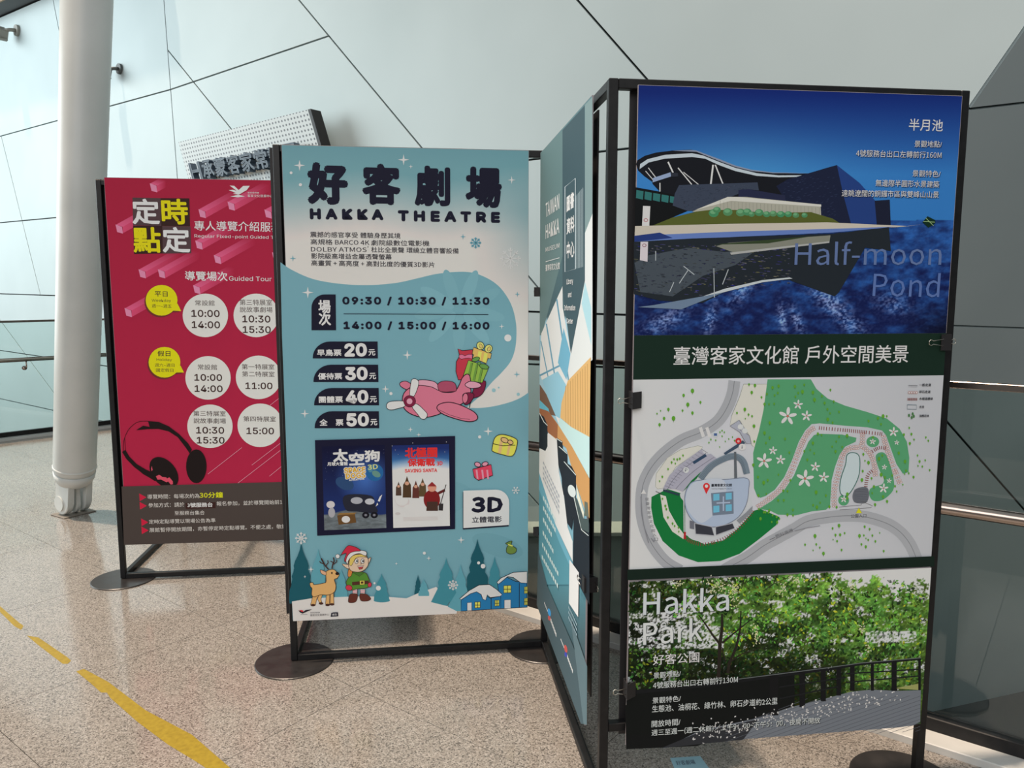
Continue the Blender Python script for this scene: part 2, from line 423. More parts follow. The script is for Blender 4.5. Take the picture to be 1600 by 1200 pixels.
frame('black frame that carries the red poster', (-1.5, 3.95), (-.5, 3.95), (0, 1), plates=(1,))
frame('black frame running back from the left edge of the blue theatre poster', (-.5, 3.95), (-.5, 2.95), (0, 1), plates=(1,))
frame('black frame that carries the blue theatre poster', (-.5, 2.95), (.5, 2.95), (0, 1), plates=(1,))
frame('black frame that carries the narrow sideways poster', (.5, 2.95), (.5, 1.955), (0, 1))
frame('nearest black frame, carrying the tall poster with the blue pond and the map', (.5, 1.955), (1.462, 1.955), (0, 1), low_z=.245, plates=(.925,))

# ------------------------------------------------------------ poster boards and their print
EPS = .000018
def catmull(P, closed=True, n=6):
    P = [Vector(p) for p in P]; out = []; m = len(P)
    for i in range(m if closed else m-1):
        p0, p1, p2, p3 = (P[(i-1) % m], P[i], P[(i+1) % m], P[(i+2) % m]) if closed else (P[max(i-1, 0)], P[i], P[i+1], P[min(i+2, m-1)])
        for k in range(n):
            t = k/n
            out.append(.5*((2*p1)+(p2-p0)*t+(2*p0-5*p1+4*p2-p3)*t*t+(3*p1-p0-3*p2+p3)*t**3))
    if not closed: out.append(P[-1])
    return out
TXT = {}
def bundled_font(f):          # Blender's own fonts; its default one is the fallback
    import os
    try: return bpy.data.fonts.load(os.path.join(bpy.utils.system_resource('DATAFILES'), 'fonts', f))
    except Exception: return None
FLAT, FCJK = bundled_font('Inter.woff2'), bundled_font('Noto Sans CJK Regular.woff2')
def text_mesh(s, extrude=0, align='LEFT', ls=1.0, sp=1.0):
    k = (s, extrude, align, ls, sp)
    if k in TXT: return TXT[k]
    c = bpy.data.curves.new('t', 'FONT'); c.body = s; c.size = 1; c.resolution_u = 2; c.extrude = extrude; c.align_x = align; c.space_line = ls; c.space_character = sp
    asc = sum(q.isascii() and q.isalnum() for q in s)
    ft = (FLAT if 'D' not in s and s not in ('Half-moon', 'Pond', 'Hakka', 'Park', 'TAIWAN', 'MUSEUM') else FCJK) if s.isascii() else (FCJK if asc >= 2 else None)
    if ft: c.font = ft
    o = bpy.data.objects.new('t', c); C.objects.link(o); bpy.context.view_layer.update()
    me = bpy.data.meshes.new_from_object(o.evaluated_get(bpy.context.evaluated_depsgraph_get()))
    v = np.array([x.co[:] for x in me.vertices]); f = [tuple(p.vertices) for p in me.polygons]
    bpy.data.objects.remove(o); bpy.data.curves.remove(c); bpy.data.meshes.remove(me)
    TXT[k] = (v, f); return TXT[k]
class Art:
    def __init__(s, root, P0, ex, nrm, thick, gain):
        s.root, s.P0, s.ex, s.n, s.t, s.g = root, P0, ex, nrm, thick, gain
        s.layer = 0; s.off = (0, 0, 1.); s.clear()
    def clear(s): s.v, s.f, s.c = [], [], []
    def view(s, ox=0, oy=0, k=1.): s.off = (ox, oy, k)
    def L(s, p):
        """picture point -> board coordinates"""
        x, y = s.off[0]+p[0]/s.off[2], s.off[1]+p[1]/s.off[2]
        q = hit(x, y, s.P0, s.n)-s.P0
        return Vector((q.dot(s.ex), q.z))
    def push(s, pts, faces, cols):
        b = len(s.v); y = -s.t/2-EPS*(s.layer+1)
        s.v += [(p[0], y, p[1]) for p in pts]; s.f += [tuple(i+b for i in f) for f in faces]
        s.c += cols if isinstance(cols, list) else [cols]*len(pts)
    def col(s, c): return lin(c, s.g)
    def polyL(s, P, c, lay=True):
        if lay: s.layer += 1
        tri = tessellate_polygon([[Vector((p[0], p[1], 0)) for p in P]])
        s.push(P, tri, [s.col(q) for q in c] if isinstance(c, list) else s.col(c))
    def poly(s, P, c, smooth=False, outline=None, ow=2., lay=True):
        if smooth: P = catmull(P, True, 5)
        s.polyL([s.L(p) for p in P], c, lay)
        if outline is not None: s.stroke(list(P), ow, outline, True)
    def ell(s, x, y, rx, ry=None, c=(0, 0, 0), rot=0, outline=None, ow=2., n=28, lay=True):
        ry = ry or rx; ca, sa = math.cos(rot), math.sin(rot)
        P = [(x+rx*math.cos(a)*ca-ry*math.sin(a)*sa, y+rx*math.cos(a)*sa+ry*math.sin(a)*ca) for a in [2*math.pi*k/n for k in range(n)]]
        s.poly(P, c, outline=outline, ow=ow, lay=lay)
    def stroke(s, P, w, c, closed=False, smooth=False, lay=True):
        if smooth: P = catmull(P, closed, 6)
        P = [Vector(p[:2]) if not isinstance(p, Vector) else p for p in P]
        if lay: s.layer += 1
        m = len(P); A, B = [], []
        for i in range(m):
            if closed: d = (P[(i+1) % m]-P[i-1])
            else: d = P[min(i+1, m-1)]-P[max(i-1, 0)]
            if d.length < 1e-9: d = Vector((1, 0))
            d.normalize(); nn = Vector((-d.y, d.x))
            ww = (w[i] if isinstance(w, (list, tuple)) else w)/2
            A.append(s.L(P[i]+nn*ww)); B.append(s.L(P[i]-nn*ww))
        f = []
        for i in range(m if closed else m-1):
            j = (i+1) % m; f += [(i, j, m+j), (i, m+j, m+i)]
        s.push(A+B, f, s.col(c))
    def grid(s, x0, y0, x1, y1, nx, ny, fn):
        """rectangle in board coordinates (metres) coloured by fn(X, Y) in picture pixels (numpy)"""
        s.layer += 1
        gx, gy = np.meshgrid(np.linspace(x0, x1, nx+1), np.linspace(y0, y1, ny+1))
        W = np.array(s.P0)[None, None]+gx[..., None]*np.array(s.ex)+gy[..., None]*np.array(Z)-np.array(CAM)
        dz = W[..., 1]*cp-W[..., 2]*sp; PX = CX+F*W[..., 0]/dz; PY = CY-F*(W[..., 1]*sp+W[..., 2]*cp)/dz
        c = fn(PX, PY)/255.; c = np.where(c <= .04045, c/12.92, ((np.maximum(c, 0)+.055)/1.055)**2.4)/s.g
        c = np.clip(c, 0, .88).reshape(-1, 3)
        idx = np.arange((nx+1)*(ny+1)).reshape(ny+1, nx+1)
        f = np.stack([idx[:-1, :-1], idx[:-1, 1:], idx[1:, 1:], idx[1:, :-1]], -1).reshape(-1, 4)
        s.push(np.stack([gx, gy], -1).reshape(-1, 2).tolist(), f.tolist(), [tuple(q) for q in c.tolist()])
    def text(s, body, p0, p1, h, c, bold=0., align='LEFT', ls=1.0, shadow=None, sp=1.0):
        """bounding box of the lettering: p0 bottom left, p1 bottom right, h height at the left"""
        v, f = text_mesh(body, 0, align, ls, sp)
        a, b = s.L(p0), s.L(p1); up = (s.L((p0[0], p0[1]-h))-a).length
        mn, mx = v[:, :2].min(0), v[:, :2].max(0); e = (b-a); nn = Vector((-e.y, e.x)).normalized()
        if shadow is not None:
            sc = s.off[2]; s.text(body, (p0[0]+1*sc, p0[1]+1*sc), (p1[0]+1*sc, p1[1]+1*sc), h, shadow, bold, align, ls)
        X = (v[:, 0]-mn[0])/(mx[0]-mn[0]); Y = (v[:, 1]-mn[1])/(mx[1]-mn[1])*up
        base = np.stack([a.x+X*e.x+Y*nn.x, a.y+X*e.y+Y*nn.y], -1)
        s.layer += 1; em = up if len(body.split('\n')) == 1 else up/len(body.split('\n'))
        offs = [(0, 0)] if not bold else [(bold*em*math.cos(k*math.pi/4), bold*em*math.sin(k*math.pi/4)) for k in range(8)]+[(0, 0)]
        for dx, dy in offs:
            if bold: s.layer += .3
            s.push((base+np.array([dx, dy])).tolist(), f, s.col(c))
    def done(s, name, label=None):
        me = bpy.data.meshes.new(name); me.from_pydata(s.v, [], s.f)
        ca = me.color_attributes.new('Col', 'FLOAT_COLOR', 'POINT')
        arr = np.ones((len(s.v), 4), np.float32); arr[:, :3] = np.array(s.c, np.float32).reshape(-1, 3)
        ca.data.foreach_set('color', arr.ravel()); me.materials.append(INK)
        o = bpy.data.objects.new(name, me); C.objects.link(o); o.parent = s.root
        if label: o['label'] = label
        s.clear(); s.layer += 1; return o
def board(label, u0, v0, u1, v1, zb, zt, gain, back=None, group=None, thick=.005):
    A = U*u0+V*v0; B = U*u1+V*v1; ex = (B-A).normalized(); L = (B-A).length; y = Z.cross(ex)   # local y points away from the viewer
    r = empty('poster_board', A+Z*zb, math.atan2(ex.y, ex.x)); tag(r, label, 'poster', group)
    boxo('panel', (L/2, 0, (zt-zb)/2), (L, thick, zt-zb), r, EDGE)
    if back is not None:
        w0, w1, dy = back; boxo('backing_board', ((w0+w1)/2, dy, (zt-zb)/2), (w1-w0, .005, zt-zb-.004), r, BLACKP)
    a = Art(r, A+Z*zb - y*(thick/2), ex, y, thick, gain); return a, L, zt-zb
rng = np.random.RandomState(3)
_lat = rng.rand(64, 64)
def vn(X, Y):
    xi, yi = np.floor(X).astype(int), np.floor(Y).astype(int); fx, fy = X-xi, Y-yi
    fx = fx*fx*(3-2*fx); fy = fy*fy*(3-2*fy); g = lambda i, j: _lat[(yi+j) % 64, (xi+i) % 64]
    return (g(0, 0)*(1-fx)+g(1, 0)*fx)*(1-fy)+(g(0, 1)*(1-fx)+g(1, 1)*fx)*fy
def fbm(X, Y, o=4):
    t = 0; a = .5
    for i in range(o): t = t+a*vn(X*2**i+13*i, Y*2**i+7*i); a *= .55
    return t
def mixc(a, b, t): t = np.clip(t, 0, 1)[..., None]; return np.array(a, float)*(1-t)+np.array(b, float)*t
def star4(a, x, y, r, c):
    P = []
    for k in range(8):
        q = r if k % 2 == 0 else r*.24; P.append((x+q*math.sin(k*math.pi/4), y-q*math.cos(k*math.pi/4)))
    a.poly(P, c)
def flake(a, x, y, r, c, w=4):
    for k in range(3 if r < 30 else 4):
        t = k*math.pi/(3 if r < 30 else 4); dx, dy = math.cos(t), math.sin(t); a.stroke([(x-dx*r, y-dy*r), (x+dx*r, y+dy*r)], w, c, lay=False)
        for s in (-1, 1):
            bx, by = x+s*dx*r*.62, y+s*dy*r*.62
            for q in (-1, 1):
                ang = t+(0 if s > 0 else math.pi)+q*.8; a.stroke([(bx, by), (bx+math.cos(ang)*r*.3, by+math.sin(ang)*r*.3)], w*.8, c, lay=False)
    a.layer += 1
WHT = (205, 190, 186)
# ============================================================ RED GUIDED-TOUR POSTER
a, L_, H_ = board('crimson poster of guided tour times with a black headphone drawing, in front of the column', -1.464, 3.92, -.565, 3.92, .19, 1.993, .60, back=(-.056, .885, .052))
RED = (148, 30, 56)
a.grid(0.001, .001, L_-.001, H_-.001, 20, 40, lambda X, Y: mixc((145, 29, 54), (158, 32, 62), (Y-280)/550)+0*X[..., None])
a.done('printed_background')
a.view(140, 260, 5)
for x, y in [(500, 165), (880, 367), (1107, 308), (1395, 370), (855, 612), (1000, 725), (232, 487), (412, 837), (563, 837), (838, 960), (303, 1140), (1455, 705)]:
    a.layer += 1
    dx, dy = 270, -150
    if y < 250: dx, dy = 70, -38
    p = [(x-25, y-32), (x+27, y-15), (x+27, y+36)]
    A0 = a.L(p[0]); A1 = a.L(p[1]); A2 = a.L(p[2]); D0 = a.L((p[0][0]+dx, p[0][1]+dy)); D1 = a.L((p[1][0]+dx, p[1][1]+dy)); D2 = a.L((p[2][0]+dx, p[2][1]+dy))
    c1, c2, c3 = a.col((196, 82, 118)), a.col((186, 66, 100)), a.col(RED)
    a.push([A0, A1, D1, D0], [(0, 1, 2, 3)], [c1, c1, c3, c3]); a.push([A1, A2, D2, D1], [(0, 1, 2, 3)], [c2, c2, c3, c3])
    a.poly([(x-30, y-34), (x+22, y-14), (x+28, y+38), (x-16, y+26)], (214, 120, 150))
a.done('printed_cubes')
a.poly([(335, 243), (555, 248), (560, 465), (340, 460)], (72, 55, 58)); a.poly([(555, 248), (780, 250), (785, 467), (560, 465)], (48, 30, 28))
a.poly([(340, 462), (568, 465), (572, 680), (348, 685)], (48, 30, 28)); a.poly([(568, 466), (788, 468), (795, 678), (572, 682)], (72, 55, 58))
for g_, x0, y0, x1, c in [('定', 342, 447, 546, (222, 205, 200)), ('時', 572, 447, 768, (214, 182, 20)), ('點', 350, 668, 556, (214, 182, 20)), ('定', 578, 668, 783, (222, 205, 200))]:
    a.text(g_, (x0, y0), (x1, y0+2), 190, c, .028)
a.done('printed_title')
LG = (222, 200, 200)
a.text('專人導覽介紹服務', (820, 500), (1500, 512), 76, LG, .006); a.text('Regular Fixed-point Guided Tour', (820, 562), (1510, 575), 32, LG)
a.text('導覽場次', (748, 890), (1078, 896), 72, LG, .014); a.text('Guided Tour Time', (1090, 893), (1570, 900), 36, LG)
a.poly([(1095, 150), (1130, 152), (1165, 185), (1200, 153), (1252, 152), (1228, 185), (1190, 207), (1150, 210), (1088, 186), (1120, 183), (1148, 190)], LG)
a.poly([(1120, 214), (1160, 206), (1190, 210), (1165, 220)], LG); a.poly([(1100, 236), (1160, 222), (1215, 234), (1160, 242)], LG)
a.text('客家文化發展中心臺灣', (1235, 240), (1480, 244), 22, LG); a.text('客家委員會', (1235, 212), (1325, 213), 13, LG)
a.done('printed_heading')
a.view(140, 440, 5)
def bub(cx, cy, tail):
    for dx, c in ((-14, (98, 45, 40)), (0, (214, 186, 20))):
        a.ell(cx+dx*.7, cy-dx*.9, 124, 120, c); a.poly([(cx+85+dx*.5, cy+80-dx), (tail[0]+dx*1.2, tail[1]-dx*.6), (cx+124+dx, cy+25-dx)], c)
BK = (60, 42, 40)
bub(563, 146, (716, 230))
a.text('平日', (510, 116), (610, 118), 40, BK, .012); a.text('Weekday', (487, 162), (637, 164), 26, BK); a.text('週一~週五', (488, 203), (642, 206), 27, BK)
a.done('printed_speech_bubble')
bub(586, 630, (738, 710))
a.text('假日', (532, 582), (632, 584), 42, BK, .012); a.text('Holiday', (524, 624), (644, 626), 26, BK); a.text('週六~週日', (510, 665), (664, 667), 28, BK); a.text('國定假日', (520, 705), (656, 707), 28, BK)
a.done('printed_speech_bubble')
for cx, cy in [(905, 264), (1302, 264), (926, 752), (1320, 748), (941, 1130), (1333, 1122)]: a.ell(cx, cy, 177, 170, (208, 190, 186), n=48); a.done('printed_time_circle')
def cl(s, cx, y, w, h, b=0): a.text(s, (cx-w/2, y), (cx+w/2, y+2), h, BK, b)
cl('常設館', 902, 187, 152, 42); cl('10:00', 907, 274, 218, 52, .03); cl('14:00', 910, 362, 218, 52, .03)
cl('第三特展室', 1300, 184, 254, 46); cl('說故事劇場', 1302, 240, 256, 44); cl('10:30', 1304, 317, 216, 52, .03); cl('15:30', 1307, 400, 216, 52, .03)
cl('常設館', 922, 688, 150, 42); cl('10:00', 928, 773, 214, 50, .03); cl('14:00', 931, 860, 216, 50, .03)
cl('第一特展室', 1317, 685, 254, 42); cl('第二特展室', 1319, 742, 252, 42); cl('11:00', 1324, 838, 208, 50, .03)
cl('第三特展室', 938, 1050, 252, 42); cl('說故事劇場', 940, 1107, 252, 42); cl('10:30', 943, 1185, 216, 50, .03)
cl('15:30', 947, 1263, 214, 50, .03); cl('第四特展室', 1329, 1092, 252, 42); cl('15:00', 1334, 1190, 212, 50, .03)
a.done('printed_times')
a.view(140, 640, 5)
for p, q in [((925, 503), (1190, 296)), ((1268, 433), (1530, 232)), ((1160, 573), (1530, 288)), ((1405, 520), (1530, 418)), ((1405, -30), (1530, -128))]: a.stroke([p, q], 3.5, (205, 130, 150))
HB = (27, 20, 20)
a.poly([(365, 160), (420, 125), (470, 135), (460, 95), (450, 88), (540, 95), (620, 130), (700, 190), (770, 262), (800, 310), (785, 345), (755, 300), (690, 215), (620, 170), (540, 150), (450, 152)], HB)
a.stroke([(266, 345), (264, 290), (272, 230), (300, 165), (340, 120), (390, 93), (460, 90)], 3.5, HB, smooth=True)
a.stroke([(283, 330), (278, 270), (276, 225)], 3, HB)
a.stroke([(268, 322), (300, 372), (360, 435), (430, 485), (520, 530), (600, 572)], [12, 22, 28, 42, 50, 30]+[30]*30, HB)
a.stroke([(268, 322), (300, 375), (360, 437), (430, 490), (520, 545)], 30, HB)
a.stroke([(560, 560), (640, 590)], 44, HB)
a.ell(582, 490, 138, 92, HB, rot=.87); a.ell(835, 442, 80, 132, HB)
for P in ([(520, 520), (545, 508), (570, 525), (600, 528), (618, 560), (600, 566), (560, 545), (532, 546)], [(600, 540), (625, 528), (652, 560), (652, 582), (635, 585)], [(487, 440), (494, 470), (486, 480), (482, 460)]): a.poly(P, (190, 70, 90))
a.done('printed_headphones')
a.poly([(251, 600), (1640, 560), (1640, 1014), (270, 1056)], (66, 58, 55))
for x, y in [(415, 682), (418, 748), (430, 877), (432, 940)]: a.poly([(x-26, y-28), (x+30, y+2), (x-22, y+32)], (178, 30, 58))
TG = (196, 188, 184)
a.text('導覽時間：每場次約為', (455, 698), (860, 690), 36, TG); a.text('30分鐘', (862, 690), (1043, 686), 44, (222, 192, 24), .02)
a.text('參加方式：請於', (462, 764), (742, 758), 36, TG); a.poly([(750, 728), (985, 722), (986, 768), (752, 774)], (52, 30, 28)); a.text('3號服務台', (768, 762), (962, 758), 34, (215, 205, 200), .03)
a.text('報名參加，並於導覽開始前10分鐘', (995, 752), (1610, 736), 36, TG); a.text('至服務台集合', (666, 824), (900, 820), 34, TG)
a.text('定時定點導覽以現場公告為準', (466, 892), (985, 880), 34, TG); a.text('展館暫停開放期間，亦暫停定時定點導覽。不便之處，敬請見諒', (470, 958), (1620, 926), 36, TG)
a.done('printed_notes')

# ============================================================ BLUE THEATRE POSTER
a, L_, H_ = board('pale blue theatre poster with show times, a reindeer and a red-capped elf', -.4765, 2.92, .427, 2.92, .187, 1.98, .60, back=(-.052, .87, .052))
def bgB(X, Y):
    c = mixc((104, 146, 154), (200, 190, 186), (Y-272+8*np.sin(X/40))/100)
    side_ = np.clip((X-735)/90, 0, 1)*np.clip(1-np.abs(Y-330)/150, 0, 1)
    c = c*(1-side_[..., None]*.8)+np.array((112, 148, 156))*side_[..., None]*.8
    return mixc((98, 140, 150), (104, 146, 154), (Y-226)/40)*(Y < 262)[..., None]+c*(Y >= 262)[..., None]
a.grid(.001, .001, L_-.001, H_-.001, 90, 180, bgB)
a.view(420, 220, 3.6364)
TEAL = (105, 149, 161)
curve = [(66, 690), (130, 733), (250, 785), (400, 812), (560, 820), (720, 808), (850, 780), (950, 757), (1060, 745), (1150, 748), (1230, 775), (1300, 820), (1350, 880), (1385, 950), (1405, 1040), (1406, 1130), (1395, 1200), (1370, 1260), (1320, 1320), (1270, 1370), (1200, 1450), (1120, 1520), (1150, 1518), (1200, 1518), (1280, 1508), (1370, 1485), (1430, 1460), (1476, 1430)]
cs = catmull(curve, False, 5)
a.poly([tuple(p) for p in cs]+[(1471, 2652), (136, 2722), (75, 1100)], TEAL)
a.done('printed_background')
PET = (112, 156, 167)
for k in range(9):
    t = k*2*math.pi/9+.2; cx, cy = 1085+math.cos(t)*150, 960+math.sin(t)*130
    if cx < 1330: a.ell(cx, cy, 110, 34, PET if k % 2 else (109, 153, 164), rot=t)
a.ell(1300, 2300, 150, 60, (100, 144, 156), .3); a.ell(900, 2050, 260, 110, (102, 146, 158), -.2)
a.done('printed_flower_shade')
NV = (24, 24, 40)
for g_, x0, x1, y0, y1 in [('好', 222, 450, 354, 358), ('客', 530, 752, 358, 362), ('劇', 825, 1035, 368, 372), ('場', 1115, 1325, 376, 380)]:
    a.text(g_, (x0+12, y0-6), (x1-12, y1-6), 214, NV, {'好': .064, '客': .052, '劇': .040, '場': .048}[g_])
for s_, x0, x1, y0, y1 in [('HAKKA', 236, 650, 444, 449), ('THEATRE', 736, 1312, 455, 464)]: a.text(s_, (x0+4, y0-4), (x1-4, y1-4), 50, NV, .13, sp=1.45)
a.done('printed_title')
DK = (44, 42, 50)
for s_, x0, x1, y, h, dy in [('震撼的感官享受 體驗身歷其境', 236, 748, 548, 32, 8), ('高規格 BARCO 4K 劇院級數位電影機', 238, 912, 590, 32, 9), ('DOLBY ATMOS', 240, 556, 629, 26, 3), ('杜比全景聲 環繞立體音響設備', 582, 1078, 634, 32, 8), ('影院級高增益金屬透聲螢幕', 242, 698, 670, 32, 6), ('高畫質 + 高亮度 + 高對比度的優質3D影片', 242, 942, 710, 32, 10)]:
    a.text(s_, (x0, y), (x1, y+dy), h, DK, .008)
a.text('R', (561, 607), (567, 607), 8, DK)
a.done('printed_description')
CRM = (218, 206, 202)
for x, y, r in [(175, 140, 32), (766, 108, 32), (807, 147, 13), (1380, 223, 23), (222, 862, 34), (1323, 1055, 16), (787, 1217, 28), (663, 1410, 22), (205, 1550, 25), (805, 1640, 15), (1246, 1650, 27), (852, 1670, 14)]: star4(a, x, y, r, CRM)
for x, y, r in [(127, 182, 8), (180, 250, 9), (1358, 1120, 20), (694, 1436, 9), (1198, 1682, 9)]: a.ell(x, y, r, r, CRM)
for x, y, r in [(137, 668, 19), (1103, 545, 17), (1412, 872, 16), (1409, 1327, 19)]: star4(a, x, y, r, (100, 148, 162))
for x, y, r in [(1278, 1417, 11), (1306, 1402, 5), (1417, 1440, 9)]: a.ell(x, y, r, r, (130, 168, 176))
flake(a, 1175, 580, 32, (96, 146, 162), 7); flake(a, 1373, 668, 60, (224, 214, 206), 6)
a.done('printed_stars')
def tab(x0, y0, x1, y1, r, c, lab=True):
    P = [(x0, y1)]; rx = r
    for k in range(9):
        t = k/8*math.pi/2; P.append((x0+rx-rx*math.cos(t), y0+(y1-y0)*.95*(1-math.sin(t)) if y1-y0 < 150 else y0+r*(1-math.sin(t))))
    P += [(x1, y0), (x1+2, y1)]; a.poly(P, c)
tab(243, 873, 380, 1076, 75, NV)
a.text('場\n次', (286, 1048), (352, 1048), 142, (220, 208, 204), .03, 'CENTER', .9)
for s_, x0, x1, y in [('09:30 / 10:30 / 11:30', 422, 1250, 932), ('14:00 / 15:00 / 16:00', 428, 1250, 1072)]: a.text(s_, (x0, y), (x1, y+2), 44, NV, .075, sp=1.18)
a.stroke([(425, 983), (1247, 987)], 3.5, NV)
a.view(420, 440, 3.6364)
for k, (t_, n_, x0, yt, x1, yb) in enumerate([('早鳥票', '20', 250, 340, 618, 436), ('優待票', '30', 254, 472, 621, 570), ('團體票', '40', 258, 604, 624, 702), ('全　票', '50', 261, 736, 625, 832)]):
    tab(x0, yt, x1, yb, 100, NV)
    a.text(t_, (x0+26+k*1, yb-14), (x0+162, yb-15), 36, (222, 212, 208), .03)
    a.text(n_, (x0+186, yb-14), (x0+303, yb-16), 66, (226, 216, 212), .085); a.text('元', (x0+318, yb-16), (x0+355, yb-17), 34, (222, 212, 208), .03)
a.done('printed_timetable')
# pink toy aeroplane with presents
a.view(590, 520, 6.6667); OL = (30, 22, 30); PK = (186, 104, 126); PKL = (214, 140, 158); MG = (110, 30, 58)
a.poly([(955, 780), (1010, 560), (1120, 500), (1110, 600), (1060, 660), (985, 690)], MG, True, OL, 7)
a.poly([(835, 165), (880, 185), (990, 175), (985, 250), (1010, 300), (960, 480), (840, 490), (815, 400), (820, 300), (855, 240)], (170, 50, 66), False, OL, 7)
a.poly([(845, 235), (875, 222), (910, 240), (945, 222), (985, 225), (985, 270), (945, 262), (910, 265), (875, 275), (850, 262)], (200, 100, 130), False, OL, 5)
a.poly([(1000, 150), (1185, 215), (1175, 270), (1150, 262), (1130, 320), (990, 260), (1000, 230), (985, 215)], (228, 160, 90), False, OL, 7)
a.poly([(1050, 190), (1085, 200), (1070, 290), (1035, 275)], (222, 200, 90)); a.poly([(1110, 205), (1145, 216), (1130, 312), (1095, 300)], (222, 200, 90))
for dx, rt in ((1070, -.5), (1155, .4)): a.ell(dx, 135 if dx < 1100 else 165, 38, 42, (222, 205, 110), rt, OL, 6); a.ell(dx+4, 138 if dx < 1100 else 168, 16, 24, (228, 170, 100), rt, OL, 4)
a.poly([(945, 285), (1160, 355), (1090, 520), (960, 500), (890, 450)], (128, 162, 66), False, OL, 7)
for x in (980, 1035, 1090): a.stroke([(x, 310+(x-980)*.3), (x-38, 480+(x-980)*.3)], 20, (96, 134, 60)); a.stroke([(x+12, 312+(x-980)*.3), (x-24, 484+(x-980)*.3)], 4, OL)
a.ell(1022, 275, 42, 22, (90, 136, 66), -.3, OL, 6); a.ell(1108, 350, 50, 26, (90, 136, 66), .3, OL, 6); a.ell(1056, 318, 18, 16, (90, 136, 66), 0, OL, 5)
a.done('printed_presents')
a.poly([(330, 600), (245, 560), (235, 520), (290, 502), (345, 530), (400, 590)], PK, True, OL, 7)
a.poly([(258, 700), (280, 620), (350, 565), (450, 545), (560, 560), (640, 600), (700, 620), (800, 610), (850, 540), (880, 470), (920, 432), (955, 440), (968, 500), (960, 560), (970, 620), (900, 720), (800, 780), (700, 820), (600, 860), (480, 880), (360, 850), (280, 790)], PK, True, OL, 9)
a.poly([(405, 540), (420, 495), (520, 492), (610, 520), (645, 600), (560, 562), (470, 548)], PKL, True, OL, 7)
a.poly([(640, 600), (700, 615), (760, 612), (820, 600), (800, 520), (700, 500), (630, 530)], (150, 68, 92), True, OL, 6)
a.poly([(910, 540), (960, 505), (1040, 515), (1078, 545), (1050, 570), (960, 575)], PKL, True, OL, 7)
a.poly([(885, 660), (910, 628), (985, 625), (1003, 660), (960, 730), (905, 745)], MG, True, OL, 7); a.ell(912, 680, 28, 52, PK, .1, OL, 6)
a.poly([(620, 790), (640, 745), (740, 722), (860, 750), (1000, 820), (1042, 880), (1010, 915), (930, 922), (800, 890), (680, 845)], PK, True, OL, 9)
a.stroke([(640, 800), (740, 850), (870, 890), (960, 900)], 4, OL)
CR = (216, 206, 200)
for P in ([(335, 650), (345, 530), (360, 485), (395, 478), (428, 510), (415, 580), (378, 660)], [(275, 712), (150, 712), (100, 735), (95, 780), (135, 802), (200, 790), (285, 762)], [(360, 770), (410, 740), (500, 820), (518, 860), (490, 898), (450, 890), (420, 850)]): a.poly(P, CR, True, OL, 6)
a.ell(334, 712, 62, 60, MG, 0, OL, 5); a.ell(333, 712, 30, 30, PKL, 0)
a.done('printed_aeroplane')
a.view(420, 660, 3.6364)
a.poly([(1268, 150), (1285, 85), (1330, 68), (1400, 90), (1411, 120), (1385, 188), (1320, 180), (1275, 165)], (214, 190, 80), True, OL, 4)
a.stroke([(1325, 80), (1310, 175)], 18, (226, 160, 110)); a.stroke([(1375, 95), (1355, 185)], 14, (226, 160, 110)); a.stroke([(1272, 120), (1330, 132), (1400, 128)], 4, OL); a.ell(1340, 100, 22, 14, (226, 160, 110), .4, OL, 4); a.ell(1372, 112, 16, 12, (226, 160, 110), .4, OL, 4)
a.done('printed_yellow_gift')
a.poly([(1158, 265), (1262, 238), (1272, 300), (1190, 328), (1168, 312)], (200, 60, 84), False, OL, 4)
for x in (1180, 1212, 1240): a.stroke([(x, 268), (x+6, 320)], 10, (206, 130, 150))
a.ell(1186, 238, 18, 13, (218, 130, 150), .4, OL, 4); a.ell(1228, 235, 18, 12, (218, 130, 150), -.3, OL, 4)
a.done('printed_red_gift')
a.poly([(1345, 685), (1380, 672), (1378, 695), (1405, 715), (1400, 738), (1372, 746), (1350, 735), (1352, 708), (1360, 695)], (98, 122, 58), True, OL, 3); a.stroke([(1358, 692), (1385, 700)], 7, (204, 190, 90))
a.done('printed_green_sack')
# the two film posters (plain stand-ins for their pictures)
a.poly([(263, 100), (1058, 76), (1058, 604), (276, 642)], (22, 22, 44))
a.view(470, 680, 6.4)
px0, px1 = a.L((212, 110)), a.L((856, 950)); 
def moonp(X, Y):
    c = mixc((16, 18, 46), (26, 42, 92), (Y-700)/90)
    moon = np.clip((Y-799+4*np.sin(X/14))/1.5, 0, 1); g = 70+60*fbm(X/9, Y/3)
    glow = np.clip(1-np.hypot(X-570, Y-745)/48, 0, 1)
    c = c+glow[..., None]*np.array((40, 70, 100)); return c*(1-moon[..., None])+moon[..., None]*np.stack([g*.92, g, g*1.05], -1)
a.grid(px0.x, a.L((214, 948)).y, px1.x, px0.y, 100, 130, moonp)
for _ in range(30): a.ell(random.uniform(225, 845), random.uniform(120, 600), 2.4, 2.4, (150, 160, 190), n=5, lay=False)
a.ell(740, 370, 86, 86, (34, 88, 140)); a.ell(755, 385, 46, 30, (90, 128, 120), .5); a.ell(700, 330, 26, 40, (70, 120, 140), .2)
a.ell(440, 480, 95, 60, (40, 66, 104), .4)
SV = (196, 194, 196)
a.text('太', (330, 262), (470, 256), 120, SV, .05); a.text('空', (490, 296), (632, 290), 116, SV, .05); a.text('狗', (645, 262), (788, 256), 108, SV, .05)
a.text('月球大冒險', (268, 304), (470, 299), 36, SV, .04)
for s_, x0, x1, y, h in [('SPACE', 440, 645, 378, 50), ('DOGS', 455, 645, 432, 50)]:
    a.text(s_, (x0, y), (x1, y-14), h, (230, 226, 220), .2); a.text(s_, (x0, y), (x1, y-14), h, (222, 150, 50), .07)
